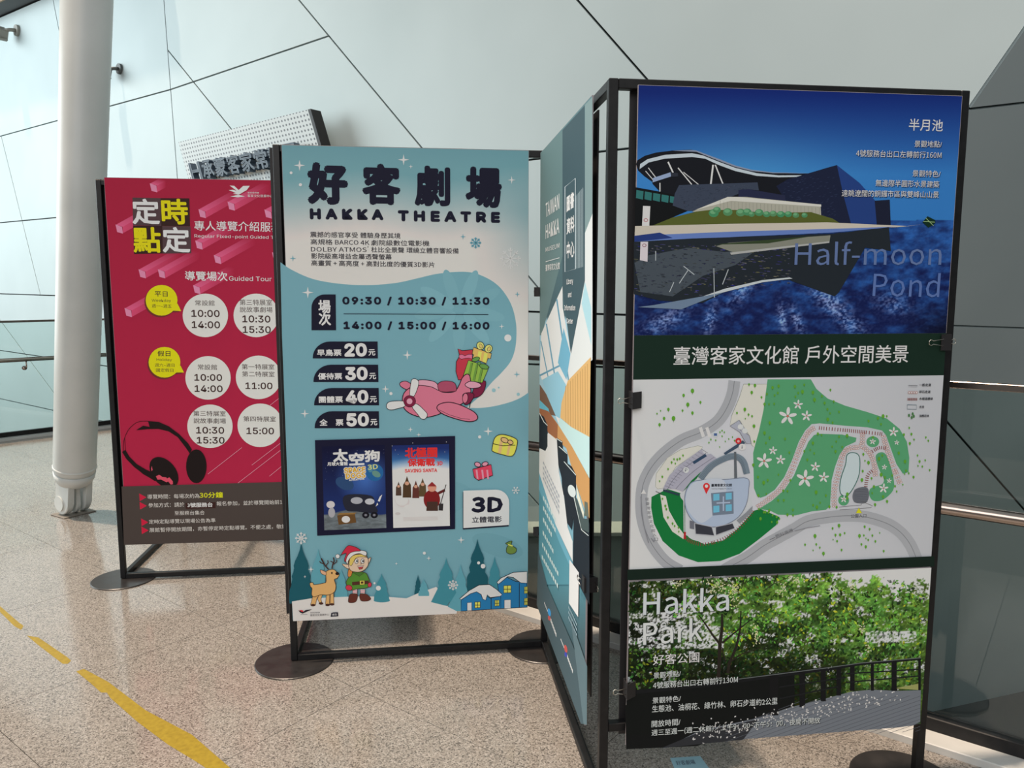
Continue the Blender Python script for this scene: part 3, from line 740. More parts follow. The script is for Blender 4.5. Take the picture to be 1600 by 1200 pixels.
a.text('ADVENTURE', (484, 456), (636, 440), 18, (220, 220, 224), .06); a.text('3D', (672, 342), (772, 334), 48, (214, 190, 120), .03)
# generic lunar buggy, television set and rocket
a.poly([(440, 600), (700, 600), (740, 690), (760, 770), (560, 760), (450, 740)], (34, 36, 48), True); a.ell(560, 650, 60, 34, (150, 152, 160)); a.ell(690, 660, 48, 30, (170, 172, 178))
for x in (650, 735): a.ell(x, 795, 36, 32, (20, 20, 28)); a.ell(x, 795, 14, 12, (110, 110, 120))
a.poly([(365, 800), (540, 775), (556, 870), (380, 892)], (92, 66, 38)); a.ell(452, 838, 42, 34, (196, 196, 196)); a.poly([(360, 795), (390, 775), (560, 770), (540, 785)], (132, 100, 56))
a.poly([(815, 590), (790, 660), (770, 655), (790, 610)], (200, 196, 192)); a.poly([(765, 670), (750, 710), (775, 690)], (200, 190, 180))
a.ell(300, 690, 42, 36, (180, 178, 180)); a.ell(310, 770, 34, 50, (150, 150, 156))
a.done('printed_moon_film_poster')
def snowp(X, Y):
    c = mixc((26, 40, 92), (70, 140, 190), (Y-700)/34); g = 196+14*(fbm(X/12, Y/8)-.5)
    w = np.clip((Y-722-.0*X-9*np.abs((X-655)/45)**2*0+10*np.sin((X-600)/40))/18, 0, 1)
    return c*(1-w[..., None])+w[..., None]*np.stack([g+8, g, g], -1)
q0_ = a.L((910, 100)); q1_ = a.L((1490, 905))
a.grid(q0_.x, q1_.y+.001, q1_.x, q0_.y, 90, 120, snowp)
for x, y in [(915, 105), (945, 145), (975, 190), (1440, 165), (1455, 65), (1120, 75), (1440, 250)]: a.ell(x, y, 4, 4, (200, 210, 220), n=6, lay=False)
RD = (196, 44, 44)
for s_, x0, x1, y, h in [('北極圈', 1046, 1360, 220, 94), ('保衛戰', 1072, 1338, 308, 74), ('3D', 1362, 1418, 300, 38), ('SAVING SANTA', 1042, 1362, 370, 34)]: a.text(s_, (x0, y), (x1, y-6), h, RD, .05)
a.ell(1015, 655, 70, 66, (206, 198, 196)); a.ell(1015, 655, 72, 60, (186, 180, 180), .3); a.ell(1010, 645, 64, 55, (212, 204, 200)); a.ell(1080, 720, 50, 30, (206, 198, 195)); a.ell(970, 780, 26, 14, (176, 170, 170))
# plain pointed-hat silhouettes standing in for the film's figures
for x, y, h, c in [(978, 600, 140, (74, 56, 48)), (1062, 620, 215, (70, 52, 36)), (1150, 625, 175, (86, 46, 40)), (1218, 610, 185, (82, 66, 44))]:
    w = h*.2; a.poly([(x-w, y), (x-w*.9, y-h*.6), (x-w*.4, y-h*.75), (x, y-h), (x+w*.4, y-h*.75), (x+w*.9, y-h*.6), (x+w, y)], c)
    a.ell(x, y-h*.66, w*.5, h*.09, (184, 140, 118))
a.ell(1310, 640, 82, 98, (112, 28, 30)); a.poly([(1255, 752), (1262, 660), (1370, 660), (1372, 752)], (64, 44, 38)); a.ell(1312, 520, 44, 42, (190, 132, 112)); a.poly([(1265, 508), (1312, 462), (1358, 508)], (130, 40, 42)); a.stroke([(1370, 580), (1440, 545)], 26, (84, 30, 30)); a.stroke([(1452, 490), (1395, 690)], 8, (50, 42, 40)); a.poly([(1378, 680), (1425, 680), (1420, 750), (1378, 748)], (46, 42, 44))
for k in range(6): a.stroke([(1025, 818+k*7), (1370, 810+k*7)], 2, (176, 168, 166), lay=False)
a.done('printed_snow_film_poster')
a.view(420, 660, 3.6364)
def badge(dx, dy, c): a.poly([(1105+dx, 390+dy)]+[(1290+dx+75*math.sin(t), 458+dy-74*math.cos(t)) for t in [k*math.pi/16 for k in range(9)]]+[(1365+dx, 584+dy), (1105+dx, 602+dy)], c)
badge(-3, 4, NV); badge(0, -4, (222, 210, 206))
a.text('3D', (1156, 505), (1322, 503), 78, NV, .08); a.text('立體電影', (1154, 568), (1322, 564), 34, NV, .02)
a.done('printed_badge')
# winter landscape
a.view(450, 840, 4.2105)
def fir(x, yt, yb, w, c):
    h = yb-yt; P = [(x, yt)]
    for k, (t, q) in enumerate([(.12, .12), (.22, .3), (.30, .5), (.38, .62), (.44, .56), (.55, .78), (.64, .70), (.78, .95), (.92, 1.0), (1., .95)]): P.append((x+w*q, yt+h*t))
    P += [(2*x-p[0], p[1]) for p in P[:0:-1]]; a.poly(P, c)
D1, D2, D3 = (26, 78, 90), (58, 122, 136), (84, 142, 156)
fir(200, 70, 400, 62, D3); fir(352, 200, 400, 42, D3); fir(1135, 170, 480, 58, D3); fir(1358, 120, 400, 52, D2)
fir(88, 30, 430, 80, D1); a.poly([(24, 300), (40, 200), (170, 300), (160, 420), (30, 420)], D1)
fir(855, 240, 380, 24, D1)
a.poly([(28, 416), (150, 396), (300, 388), (480, 382), (640, 384), (780, 395), (860, 360), (975, 320), (1010, 360), (1040, 440), (1110, 480), (1110, 496), (36, 545)], (200, 190, 188))
fir(616, 232, 415, 50, D2); a.ell(618, 408, 54, 14, D2); fir(893, 268, 380, 36, D3); a.poly([(940, 420), (985, 330), (1080, 380), (1045, 446)], D2); fir(1040, 130, 420, 70, D2); fir(1245, 5, 345, 70, D1); a.ell(1245, 270, 70, 62, D1)
a.poly([(1050, 450), (1130, 320), (1160, 480), (1110, 480)], D3)
a.done('printed_fir_trees')
BL = (36, 108, 156); SN = (214, 200, 198)
def win(x, y, w, h): a.poly([(x, y), (x+w, y-2), (x+w, y+h-2), (x, y+h)], (220, 200, 90), False, OL, 4); a.stroke([(x+w/2, y), (x+w/2, y+h)], 4, OL); a.stroke([(x, y+h/2), (x+w, y+h/2)], 4, OL)
a.poly([(1378, 300), (1440, 258), (1498, 285), (1570, 290), (1570, 455), (1395, 462)], BL, False, OL, 4); a.stroke([(1520, 295), (1520, 457)], 4, OL)
a.poly([(1372, 290), (1400, 262), (1480, 225), (1572, 220), (1572, 296), (1530, 294), (1480, 258), (1445, 252), (1385, 302)], SN, False, OL, 4)
win(1418, 312, 48, 48); win(1553, 320, 22, 44); win(1553, 395, 22, 44); a.poly([(1422, 406), (1464, 404), (1464, 460), (1422, 461)], SN, False, OL, 3)
a.poly([(1138, 395), (1240, 340), (1330, 395), (1398, 380), (1398, 463), (1138, 480)], BL, False, OL, 4); a.stroke([(1335, 395), (1335, 465)], 4, OL)
a.poly([(1128, 398), (1190, 345), (1255, 308), (1325, 305), (1370, 335), (1408, 370), (1395, 382), (1330, 390), (1310, 372), (1300, 408), (1280, 400), (1270, 370), (1240, 352), (1200, 365), (1140, 404)], SN, False, OL, 4)
win(1228, 420, 36, 38); win(1360, 408, 28, 38); a.poly([(1178, 424), (1208, 422), (1208, 475), (1178, 476)], SN, False, OL, 3)
a.done('printed_houses')
for x, y, r in [(153, 204, 20), (113, 253, 10), (713, 167, 11), (926, 132, 16), (1138, 12, 24)]: star4(a, x, y, r, CRM)
for x, y, r in [(595, 328, 16), (570, 295, 7), (897, 98, 10), (1253, 162, 10), (1282, 184, 15)]: a.ell(x, y, r, r, (216, 214, 212))
flake(a, 88, 0, 40, (214, 214, 214), 6); flake(a, 1085, 308, 34, (214, 206, 200), 6); a.view(420, 660, 3.6364); flake(a, 1402, 383, 22, (206, 214, 216), 4); a.view(450, 840, 4.2105)
a.done('printed_snowflakes')
# reindeer
TN = (196, 152, 98); O2 = (60, 38, 30)
a.stroke([(268, 205), (245, 180), (232, 155), (220, 132)], 8, (58, 34, 30)); a.stroke([(240, 170), (214, 160), (210, 150)], 6, (58, 34, 30)); a.stroke([(250, 182), (266, 160), (262, 145)], 6, (58, 34, 30))
a.stroke([(290, 200), (296, 170), (305, 150), (300, 126)], 8, (58, 34, 30)); a.stroke([(300, 160), (280, 150)], 6, (58, 34, 30)); a.stroke([(300, 172), (322, 155), (320, 140)], 6, (58, 34, 30))
for P in ([(165, 380), (150, 440), (158, 446), (182, 440), (190, 400), (210, 365)], [(205, 370), (196, 400), (212, 430), (226, 430), (218, 400), (228, 372)], [(255, 360), (248, 430), (256, 444), (274, 440), (276, 370)], [(280, 350), (278, 430), (290, 438), (304, 432), (300, 350)]): a.poly(P, TN, False, O2, 3)
a.poly([(146, 295), (165, 292), (175, 305), (230, 296), (252, 285), (250, 230), (262, 212), (300, 205), (322, 222), (338, 240), (325, 262), (306, 272), (316, 310), (308, 350), (270, 372), (215, 372), (175, 385), (158, 370), (160, 330), (150, 318)], TN, True, O2, 3.5)
a.poly([(250, 222), (215, 208), (222, 232), (250, 242)], (204, 150, 120), True, O2, 3); a.ell(325, 232, 12, 10, (34, 22, 22)); a.ell(290, 228, 5, 7, (30, 20, 20))
for x, y in [(167, 439), (219, 428), (262, 438), (291, 434)]: a.ell(x, y, 15, 8, (64, 40, 34))
a.done('printed_reindeer')
# elf
SK = (214, 170, 148); GR = (74, 122, 46)
for x in (441, 492):
    a.poly([(x-16, 335), (x+16, 335), (x+14, 372), (x-12, 372)], (214, 196, 196), False, O2, 2.5)
    for k in range(3): a.stroke([(x-15, 345+k*10), (x+15, 344+k*10)], 4.5, (178, 66, 84))
a.poly([(410, 368), (455, 366), (455, 400), (440, 420), (405, 422), (398, 408)], (86, 44, 36), True, O2, 3); a.poly([(474, 366), (512, 366), (535, 382), (545, 400), (520, 412), (480, 408)], (86, 44, 36), True, O2, 3)
a.poly([(425, 225), (505, 225), (530, 260), (540, 300), (520, 325), (460, 332), (415, 340), (390, 310), (385, 285), (405, 250)], GR, True, O2, 3.5)
a.poly([(430, 226), (470, 250), (500, 228), (495, 222), (430, 220)], (62, 104, 44), False, O2, 2.5)
a.poly([(422, 288), (532, 278), (534, 298), (424, 308)], (72, 42, 34), False, O2, 2.5); a.poly([(472, 278), (504, 276), (505, 304), (474, 306)], (214, 180, 80), False, O2, 3); a.poly([(480, 284), (497, 283), (497, 297), (481, 298)], (72, 42, 34))
a.ell(402, 325, 22, 18, (178, 52, 70), .3, O2, 3); a.ell(538, 305, 12, 16, (178, 52, 70), .2, O2, 3)
a.poly([(400, 205), (425, 200), (418, 245), (396, 250)], (184, 116, 60), True, O2, 3)
a.poly([(400, 200), (365, 180), (362, 168), (395, 172), (410, 160)], SK, True, O2, 3); a.poly([(518, 150), (545, 124), (540, 150), (522, 175)], SK, True, O2, 3)
a.poly([(405, 140), (430, 110), (500, 108), (525, 130), (528, 175), (500, 210), (460, 222), (415, 212), (400, 180)], SK, True, O2, 3.5)
a.poly([(404, 160), (420, 118), (480, 105), (520, 125), (500, 122), (450, 128), (418, 180)], (222, 170, 90), True, O2, 2.5)
a.poly([(382, 150), (388, 108), (420, 80), (500, 82), (518, 95), (515, 112), (500, 112), (470, 100), (430, 112), (400, 145), (395, 170)], (216, 204, 202), True, O2, 3.5)
a.poly([(372, 140), (385, 100), (360, 105), (348, 112), (372, 75), (400, 48), (450, 60), (478, 82), (440, 86), (408, 98), (388, 125), (380, 155)], (176, 40, 62), True, O2, 3.5)
a.ell(328, 118, 14, 14, (216, 208, 206), 0, O2, 2.5)
for x in (452, 492): a.ell(x, 150, 12, 16, (226, 220, 218), 0, O2, 3); a.ell(x+3, 150, 5, 8, (30, 24, 28))
a.poly([(458, 182), (500, 178), (490, 200), (470, 205)], (150, 60, 60), False, O2, 3); a.stroke([(462, 186), (498, 182)], 4, (226, 220, 218)); a.stroke([(478, 160), (484, 170), (476, 172)], 3, O2)
a.done('printed_elf')
a.view(450, 840, 4.2105)
a.poly([(98, 494), (160, 466), (118, 470), (104, 482), (70, 472), (80, 486)], (34, 34, 40)); a.poly([(76, 470), (98, 472), (104, 482), (92, 482)], (190, 40, 50)); a.stroke([(85, 500), (130, 500)], 3, (120, 120, 124))
a.text('客家文化發展中心', (148, 512), (272, 507), 14, (54, 52, 60)); a.text('客家委員會', (148, 493), (212, 491), 9, (54, 52, 60)); a.poly([(282, 515), (286, 490), (300, 486), (330, 485), (332, 511)], (28, 28, 40)); a.text('廣告', (292, 508), (324, 506), 14, (210, 205, 205))
a.done('printed_logo_line')

# blank board on the frame between the red and the blue poster (it casts the broad shadow behind the blue poster)
a, L_, H_ = board('poster board turned sideways between the red and the blue poster, hidden but for its shadow', -.528, 3.85, -.528, 3.02, .19, 1.97, .6)
a.grid(.001, .001, L_-.001, H_-.001, 4, 4, lambda X, Y: mixc((150, 170, 176), (150, 170, 176), 0*X)); a.done('printed_background')

# ============================================================ TALL PHOTO AND MAP POSTER (right)
a, L_, H_ = board('tall poster at right with a blue pond photo, a park map and a tree photo', .557, 1.925, 1.437, 1.925, .204, 1.965, .57, back=(-.006, .86, .052))
def d_(P, k=2.5, o=(960, 120)): return [(o[0]+x/k, o[1]+y/k) for x, y in P]
def bgD(X, Y):
    s = (X-995)/(1500-995); t = (Y-136)/380.
    sky = mixc((14, 34, 100), (46, 108, 172), (t-.02)/.34)
    glow = np.exp(-((s-.32)**2/.09+(t-.33)**2/.03)); sky = sky+glow[..., None]*np.array((14, 20, 12))
    n = fbm(X/16, Y/9); n2 = fbm(X/3.2+9, Y/2.2, 3)
    wat = mixc((18, 30, 80), (44, 98, 176), .40+(n-.47)*1.5+.55*(s-.45)*(t < .72)-1.1*(t-.66)*(t > .66))
    sp_ = np.zeros_like(X)
    for cx, cy, wx, wy, sk, k in [(1040, 500, 24, 22, -1., .8), (1110, 500, 9, 26, -.2, .9), (1162, 452, 14, 30, -.7, .7), (1222, 498, 7, 24, .12, 1.), (1245, 500, 8, 22, .35, .9), (1300, 475, 20, 32, .85, 1.), (1328, 505, 18, 20, .8, .8), (1395, 475, 26, 16, .5, .6)]:
        dx = (X-cx-sk*(Y-cy)); sp_ = np.maximum(sp_, k*np.exp(-(dx/wx)**2-((Y-cy)/wy)**2))
    wat = wat+(np.clip(sp_*1.2, 0, 1)*np.clip((n2-.33)*4.5, 0, 1.3))[..., None]*np.array((84, 88, 90))
    dk = np.clip((s-.8)*4, 0, 1)*np.clip((t-.86)*7, 0, 1); wat = wat*(1-.75*dk[..., None])
    wl = 344.+0*X; m = (Y > wl)[..., None]
    tex = (n2[..., None]-.45)*26*(Y > 352)[..., None]
    return np.where(m, np.maximum((wat+tex)*.88, 0), sky)
zt_ = a.L((990, 524)).y
a.grid(.001, zt_, L_-.001, H_-.001, 320, 250, bgD)
a.done('printed_pond_photo')
a.view(980, 220, 5.926)
K_ = (20, 22, 28)
a.poly([(82, 215), (95, 180), (160, 140), (260, 110), (420, 90), (590, 82), (700, 115), (850, 175), (1000, 235), (1150, 275), (1350, 298), (1600, 303), (1800, 300), (1600, 345), (1420, 380), (1400, 500), (1300, 560), (700, 600), (300, 470), (235, 400), (230, 380), (160, 330), (100, 275)], K_)
a.poly([(115, 262), (120, 215), (190, 170), (350, 130), (600, 115), (700, 135), (850, 195), (1000, 250), (1200, 300), (1400, 320), (1700, 318), (1900, 312), (1700, 332), (1400, 338), (1200, 325), (1000, 280), (850, 225), (720, 165), (600, 150), (350, 165), (200, 200)], (168, 180, 206))
a.poly([(590, 86), (640, 90), (860, 172), (1000, 228), (1150, 268), (1350, 292), (1700, 300), (1350, 300), (1150, 280), (1000, 242), (850, 186), (640, 102), (420, 92)], (120, 130, 150))
for p, q, w in [((378, 195), (425, 295), 14), ((470, 250), (598, 405), 10), ((520, 290), (660, 405), 7), ((795, 222), (772, 418), 16), ((815, 222), (895, 422), 12), ((195, 250), (262, 338), 8), ((170, 280), (238, 360), 7), ((303, 390), (303, 470), 10), ((1240, 345), (1212, 390), 6)]: a.stroke([p, q], w, (186, 190, 192))
a.poly([(235, 385), (238, 345), (400, 292), (405, 330)], (128, 146, 176)); a.poly([(405, 292), (470, 300), (470, 330), (405, 332)], (40, 44, 54))
a.poly([(76, 430), (300, 470), (450, 505), (420, 600), (560, 650), (230, 790), (72, 790)], (16, 18, 20))
for k in range(5): x = 85+k*78; a.poly([(x, 455+k*14), (x+66, 467+k*14), (x+60, 545+k*10), (x-4, 530+k*10)], (44, 100, 98))
a.poly([(480, 410), (1220, 385), (1222, 460), (1130, 450), (640, 650), (560, 650), (420, 600), (440, 490)], (52, 60, 76))
for _ in range(150):
    x = random.uniform(480, 1180); y = random.uniform(415, 640)
    if y < 640-(x-560)*.36: a.stroke([(x, y), (x+22, y-6)], 4, (86+random.randint(-14, 14), 98, 120), lay=False)
a.poly([(1200, 345), (1480, 340), (1480, 520), (1220, 470)], K_); a.poly([(1380, 420), (1480, 360), (1850, 250)]+[(1940, 225), (1990, 400), (2080, 800), (1780, 790), (1560, 700)], (24, 30, 52)); 
a.poly([(1940, 225), (2150, 390), (2300, 560), (2330, 785), (2120, 805), (2000, 500)], (32, 56, 112)); a.poly([(1700, 500), (1975, 500), (2010, 790), (1700, 780)], (24, 30, 52)); a.poly([(1940, 225), (2150, 390), (2300, 560), (2330, 785), (2080, 800), (2000, 500)], (32, 56, 112)); a.poly([(2290, 555), (2430, 545), (2440, 785), (2310, 780)], (24, 28, 46))
for _ in range(130):
    x = random.uniform(1440, 1930); y = random.uniform(340, 700)
    if y > 400-(x-1395)*.3: a.stroke([(x, y), (x+20, y-5)], 4, (38, 46, 72), lay=False)
a.poly([(1028, 455), (1120, 448), (1460, 505), (1465, 570), (1030, 530)], (34, 38, 62))
a.poly([(600, 655), (930, 520), (1100, 520), (1790, 590), (1795, 700), (1400, 690), (960, 640), (640, 660)], (150, 150, 138)); a.poly([(930, 520), (1030, 520), (1795, 590), (1795, 610), (960, 556), (630, 640)], (186, 186, 178))
for x in range(860, 1790, 34): a.stroke([(x, 560+(x-930)*.07), (x, 650+(x-930)*.04)], 3, (120, 120, 108), lay=False)
a.poly([(235, 785), (420, 710), (640, 655), (770, 640), (1000, 640), (1300, 670), (1700, 660), (1900, 720), (1980, 770), (1500, 770)], (76, 84, 38))
for x, y, r in [(800, 670, 46), (830, 640, 36), (930, 660, 44), (1050, 665, 44), (1110, 660, 40), (1150, 680, 30), (1220, 665, 40), (1290, 680, 34), (1350, 675, 34), (1420, 680, 36), (1490, 680, 34), (1560, 690, 30), (1640, 690, 28)]: a.ell(x, y, r, r*.8, (70+random.randint(-12, 8), 122, 84)); a.ell(x-6, y-10, r*.6, r*.4, (96, 148, 108))
a.poly([(72, 790), (900, 770), (1850, 755), (2600, 790), (2760, 770), (2500, 800), (1900, 820), (1000, 840), (400, 865), (68, 880)], (176, 170, 158))
a.poly([(68, 880), (400, 865), (1000, 840), (1900, 815), (2500, 795), (1900, 850), (1000, 890), (66, 940)], (88, 112, 168))
a.poly([(66, 880), (300, 850), (420, 900), (66, 935)], (34, 52, 108))
a.poly([(145, 603), (213, 606), (203, 788), (136, 788)], (198, 188, 196)); a.ell(171, 735, 20, 17, (150, 70, 80), 0); a.ell(171, 735, 14, 12, (198, 188, 196), 0)
a.done('printed_building')
a.poly([(60, 935), (600, 905), (1900, 860), (2420, 800), (2440, 1020), (2200, 990), (1960, 1400), (1920, 1440), (1500, 1290), (1250, 1290), (900, 1400), (700, 1500), (300, 1480), (60, 1420)], (30, 36, 42))
a.poly([(66, 1130), (200, 1060), (560, 990), (900, 1030), (1200, 1010), (1000, 1150), (700, 1250), (420, 1440), (120, 1400)], (62, 70, 78))
for _ in range(420):
    x = random.uniform(70, 1500); y = random.uniform(960, 1430)
    if y < 1480-abs(x-300)*.12: a.ell(x, y, random.uniform(6, 26), random.uniform(2, 5), (60+random.randint(-30, 40),)*2+(74+random.randint(-20, 40),), .1, n=6, lay=False)
a.layer += 1
a.poly([(940, 945), (1880, 875), (1870, 940), (1000, 1040), (820, 975)], (116, 118, 108)); a.poly([(800, 960), (1880, 868), (1700, 885), (1300, 950), (900, 960)], (46, 60, 38))
a.poly([(950, 1035), (1870, 930), (1870, 945), (960, 1055)], (150, 152, 150))
a.poly([(700, 1440), (900, 1370), (1250, 1290), (1500, 1265), (1530, 1275), (1250, 1310), (900, 1400), (650, 1500)], (170, 178, 182))
a.poly([(250, 1520), (700, 1440), (900, 1400), (500, 1560), (100, 1540)], (96, 114, 136))
a.poly([(122, 935), (192, 935), (186, 1120), (116, 1105)], (190, 182, 196)); a.ell(157, 968, 19, 16, (120, 70, 80), 0); a.ell(157, 968, 13, 11, (190, 182, 196), 0)
for p, q in [((1000-480, 1160), (620, 1300-60)), ((262, 1020), (262, 1110)), ((800, 1180), (805, 1450)), ((935, 1190), (880, 1330)), ((560, 1200), (480, 1320)), ((430, 1310), (390, 1400))]: a.stroke([p, q], 7, (160, 168, 172))
a.done('printed_water_reflections')
a.view(960, 120, 2.5)
TL = (192, 200, 208)
a.poly([(1202, 568), (1222, 545), (1252, 560), (1252, 572), (1225, 590)], (14, 40, 28)); a.stroke([(1205, 565), (1250, 568)], 2, (140, 170, 120)); a.stroke([(1215, 552), (1245, 582)], 2, (140, 170, 120))
a.text('半月池', (1148, 210), (1280, 214), 46, TL, .01); a.text('景觀地點/', (1170, 275), (1277, 277), 26, TL, 0, shadow=(20, 30, 60)); a.text('4號服務台出口左轉前行160M', (942, 312), (1275, 320), 27, TL, 0, shadow=(20, 30, 60))
a.text('景觀特色/', (1162, 390), (1271, 393), 26, TL, 0, shadow=(20, 30, 60)); a.text('無邊際半圓形水景建築', (1018, 428), (1266, 434), 27, TL, 0, shadow=(20, 30, 60)); a.text('遠眺遼闊的銅鑼市區與雙峰山山景', (886, 468), (1264, 474), 27, TL, 0, shadow=(16, 24, 50))
a.text('Half-moon', (702, 736), (1274, 736), 94, (84, 102, 142), 0); a.text('Pond', (1006, 858), (1266, 862), 96, (78, 100, 150), 0)
a.done('printed_pond_lettering')
GN = (20, 38, 30)
a.view()
a.polyL([(0.001, zt_), (L_-.001, zt_-.0), (L_-.001, a.L((1480, 588)).y), (.001, a.L((985, 596)).y)], GN)
a.view(960, 120, 2.5); a.text('臺灣客家文化館 戶外空間美景', (230, 1126), (1144, 1116), 72, (196, 204, 204), .006)
a.done('printed_title_band')
# --- park map
a.view()
y0m, y1m = a.L((990, 595)).y, a.L((985, 893)).y
a.grid(.001, y1m, L_-.001, y0m+.003, 10, 10, lambda X, Y: mixc((166, 169, 174), (186, 188, 194), 1-(X-980)/480)+0*Y[..., None])
a.view(1180, 590, 4)
RDG = (148, 151, 156)
m1 = lambda P: [(x-800, y+40) for x, y in P]
LY = (196, 204, 180)
a.poly(m1([(725, 0), (872, 0), (856, 180), (825, 350), (795, 398), (775, 380), (765, 330), (700, 225), (640, 260), (650, 200), (700, 80)]), LY, False, (120, 125, 120), 3)
a.poly(m1([(175, 640), (180, 560), (250, 460), (330, 410), (440, 385), (470, 392), (460, 410), (300, 520), (225, 650), (190, 655)]), LY, False, (120, 125, 110), 2)
a.poly(m1([(150, 705), (178, 690), (250, 655), (360, 690), (360, 940), (480, 1000), (600, 975), (700, 890), (790, 790), (830, 780), (950, 830), (930, 880), (820, 970), (700, 1060), (580, 1105), (440, 1112), (320, 1070), (220, 980), (165, 870), (148, 770)]), (20, 104, 52))
a.poly(m1([(500, 500), (600, 480), (700, 560), (780, 760), (700, 890), (600, 960), (480, 985), (370, 940), (360, 760), (330, 700), (350, 660)]), (176, 180, 184), True)
a.poly(m1([(205, 690), (240, 700), (260, 790), (310, 880), (355, 940), (350, 968), (280, 920), (225, 830)]), LY)
s1 = [(75, 10), (345, 10), (380, 70), (450, 130), (560, 175), (700, 215), (820, 255), (900, 320), (945, 400), (960, 500), (955, 590), (920, 600), (880, 540), (840, 430), (815, 360), (790, 330), (700, 310), (560, 300), (400, 285), (350, 290), (310, 330), (270, 400), (230, 510), (180, 620), (120, 700), (60, 740), (30, 750), (10, 740), (-10, 690), (-15, 470), (0, 410), (20, 340), (50, 200)]
a.poly(s1, (76, 140, 100))
a.poly([(400, 350), (540, 355), (630, 375), (625, 400), (560, 430), (525, 480), (495, 560), (475, 640), (465, 800), (440, 825), (350, 835), (250, 860), (140, 855), (90, 830), (20, 820), (100, 770), (180, 700), (240, 610), (290, 490), (330, 400), (365, 358)], (76, 140, 100))
a.ell(732, 400, 40, 34, (76, 140, 100)); a.poly([(750, 490), (790, 465), (825, 500), (860, 620), (860, 700), (800, 760), (740, 770), (712, 740), (712, 700), (740, 680), (790, 665), (800, 630), (770, 570)], (76, 140, 100), True)
a.ell(550, 765, 34, 34, (76, 140, 100))
road = m1([(668, -20), (655, 60), (620, 150), (560, 235), (460, 300), (340, 350), (230, 430), (150, 520), (100, 620), (86, 720), (90, 820), (115, 920), (165, 1020), (240, 1110), (330, 1165)])
road2 = m1([(560, 1190), (640, 1140), (750, 1080), (850, 1010), (930, 965), (1040, 905)])+[(330, 895), (480, 868), (600, 862), (700, 872), (820, 910), (905, 965), (965, 1040), (1005, 1130)]
for P in (road, road2): a.stroke(P, 74, RDG, smooth=True); a.stroke(P, 4, (110, 113, 118), smooth=True)
for x in (455, 495): a.stroke(m1([(x, 270), (x+20, 330)]), 20, (196, 196, 190))
a.poly([(570, 485), (600, 468), (640, 480), (652, 530), (642, 620), (600, 705), (565, 738), (535, 728), (525, 690), (535, 620), (562, 540)], (170, 184, 206), True, (30, 84, 74), 5)
a.poly([(605, 740), (620, 700), (660, 683), (700, 690), (708, 740), (690, 780), (650, 785), (615, 775)], (92, 96, 104), True)
for k in range(8): a.stroke([(615, 700+k*11), (700, 695+k*11)], 2, (64, 66, 74), lay=False)
a.stroke([(520, 808), (660, 795), (670, 775), (730, 800), (720, 812), (525, 826)], 3, (90, 90, 90)); a.poly([(645, 812), (664, 846), (626, 846)], (214, 190, 30), False, (120, 100, 20), 2); a.text('公園入口', (594, 876), (690, 874), 24, (40, 40, 44))
a.done('printed_map_ground')
def along(P, step):
    P = catmull(P, False, 12); acc = 0; out = []
    for p, q in zip(P, P[1:]):
        l = (q-p).length; acc += l
        if acc >= step: acc = 0; out.append((q, (q-p).normalized()))
    return out
ST = (150, 110, 104)
for P in ([(0, 815), (80, 760), (160, 690), (215, 600), (262, 480), (300, 390), (335, 335), (370, 312)], [(495, 820), (490, 720), (515, 600), (545, 480), (590, 440), (660, 425), (668, 340)], [(665, 428), (712, 470), (738, 530), (748, 610)], [(795, 352), (815, 430), (850, 530), (900, 655)]):
    for p, t in along(P, 13):
        for s_ in (-8, 8): a.ell(p.x-t.y*s_, p.y+t.x*s_, 9, 7, ST, n=8, lay=False)
    a.layer += 1
    for p, t in along(P, 13):
        for s_ in (-8, 8): a.ell(p.x-t.y*s_, p.y+t.x*s_, 6.4, 4.6, (186, 178, 178), n=8, lay=False)
    a.layer += 1
BR = (112, 52, 48)
for P in ([(378, 312), (560, 328), (700, 342), (792, 352)], [(720, 465), (770, 438), (815, 440)], [(735, 575), (700, 610), (688, 680)], m1([(790, 780), (740, 850), (670, 920), (590, 970), (480, 1000), (400, 985), (355, 955)])):
    for p, t in along(P, 10): a.stroke([(p.x-t.y*11, p.y+t.x*11), (p.x+t.y*11, p.y-t.x*11)], 4.5, BR, lay=False)
    a.layer += 1
def flower(x, y, r):
    for k in range(5):
        t = k*2*math.pi/5-1.57+.1; a.ell(x+math.cos(t)*r*.58, y+math.sin(t)*r*.58, r*.46, r*.2, (206, 196, 194), t, n=10, lay=False)
    a.layer += 1; a.ell(x, y, r*.13, r*.13, (180, 90, 84), n=8)
for x, y, r in [(200, 240, 56), (265, 168, 30), (318, 238, 33), (108, 455, 26), (53, 520, 48), (155, 512, 30), (308, 630, 55), (372, 556, 30), (425, 622, 33), (860, 338, 30), (880, 404, 16), (730, 398, 20), (803, 558, 17), (833, 643, 16), (798, 690, 30), (550, 758, 22)]: flower(x, y, r)
a.done('printed_map_paths_and_blossoms')
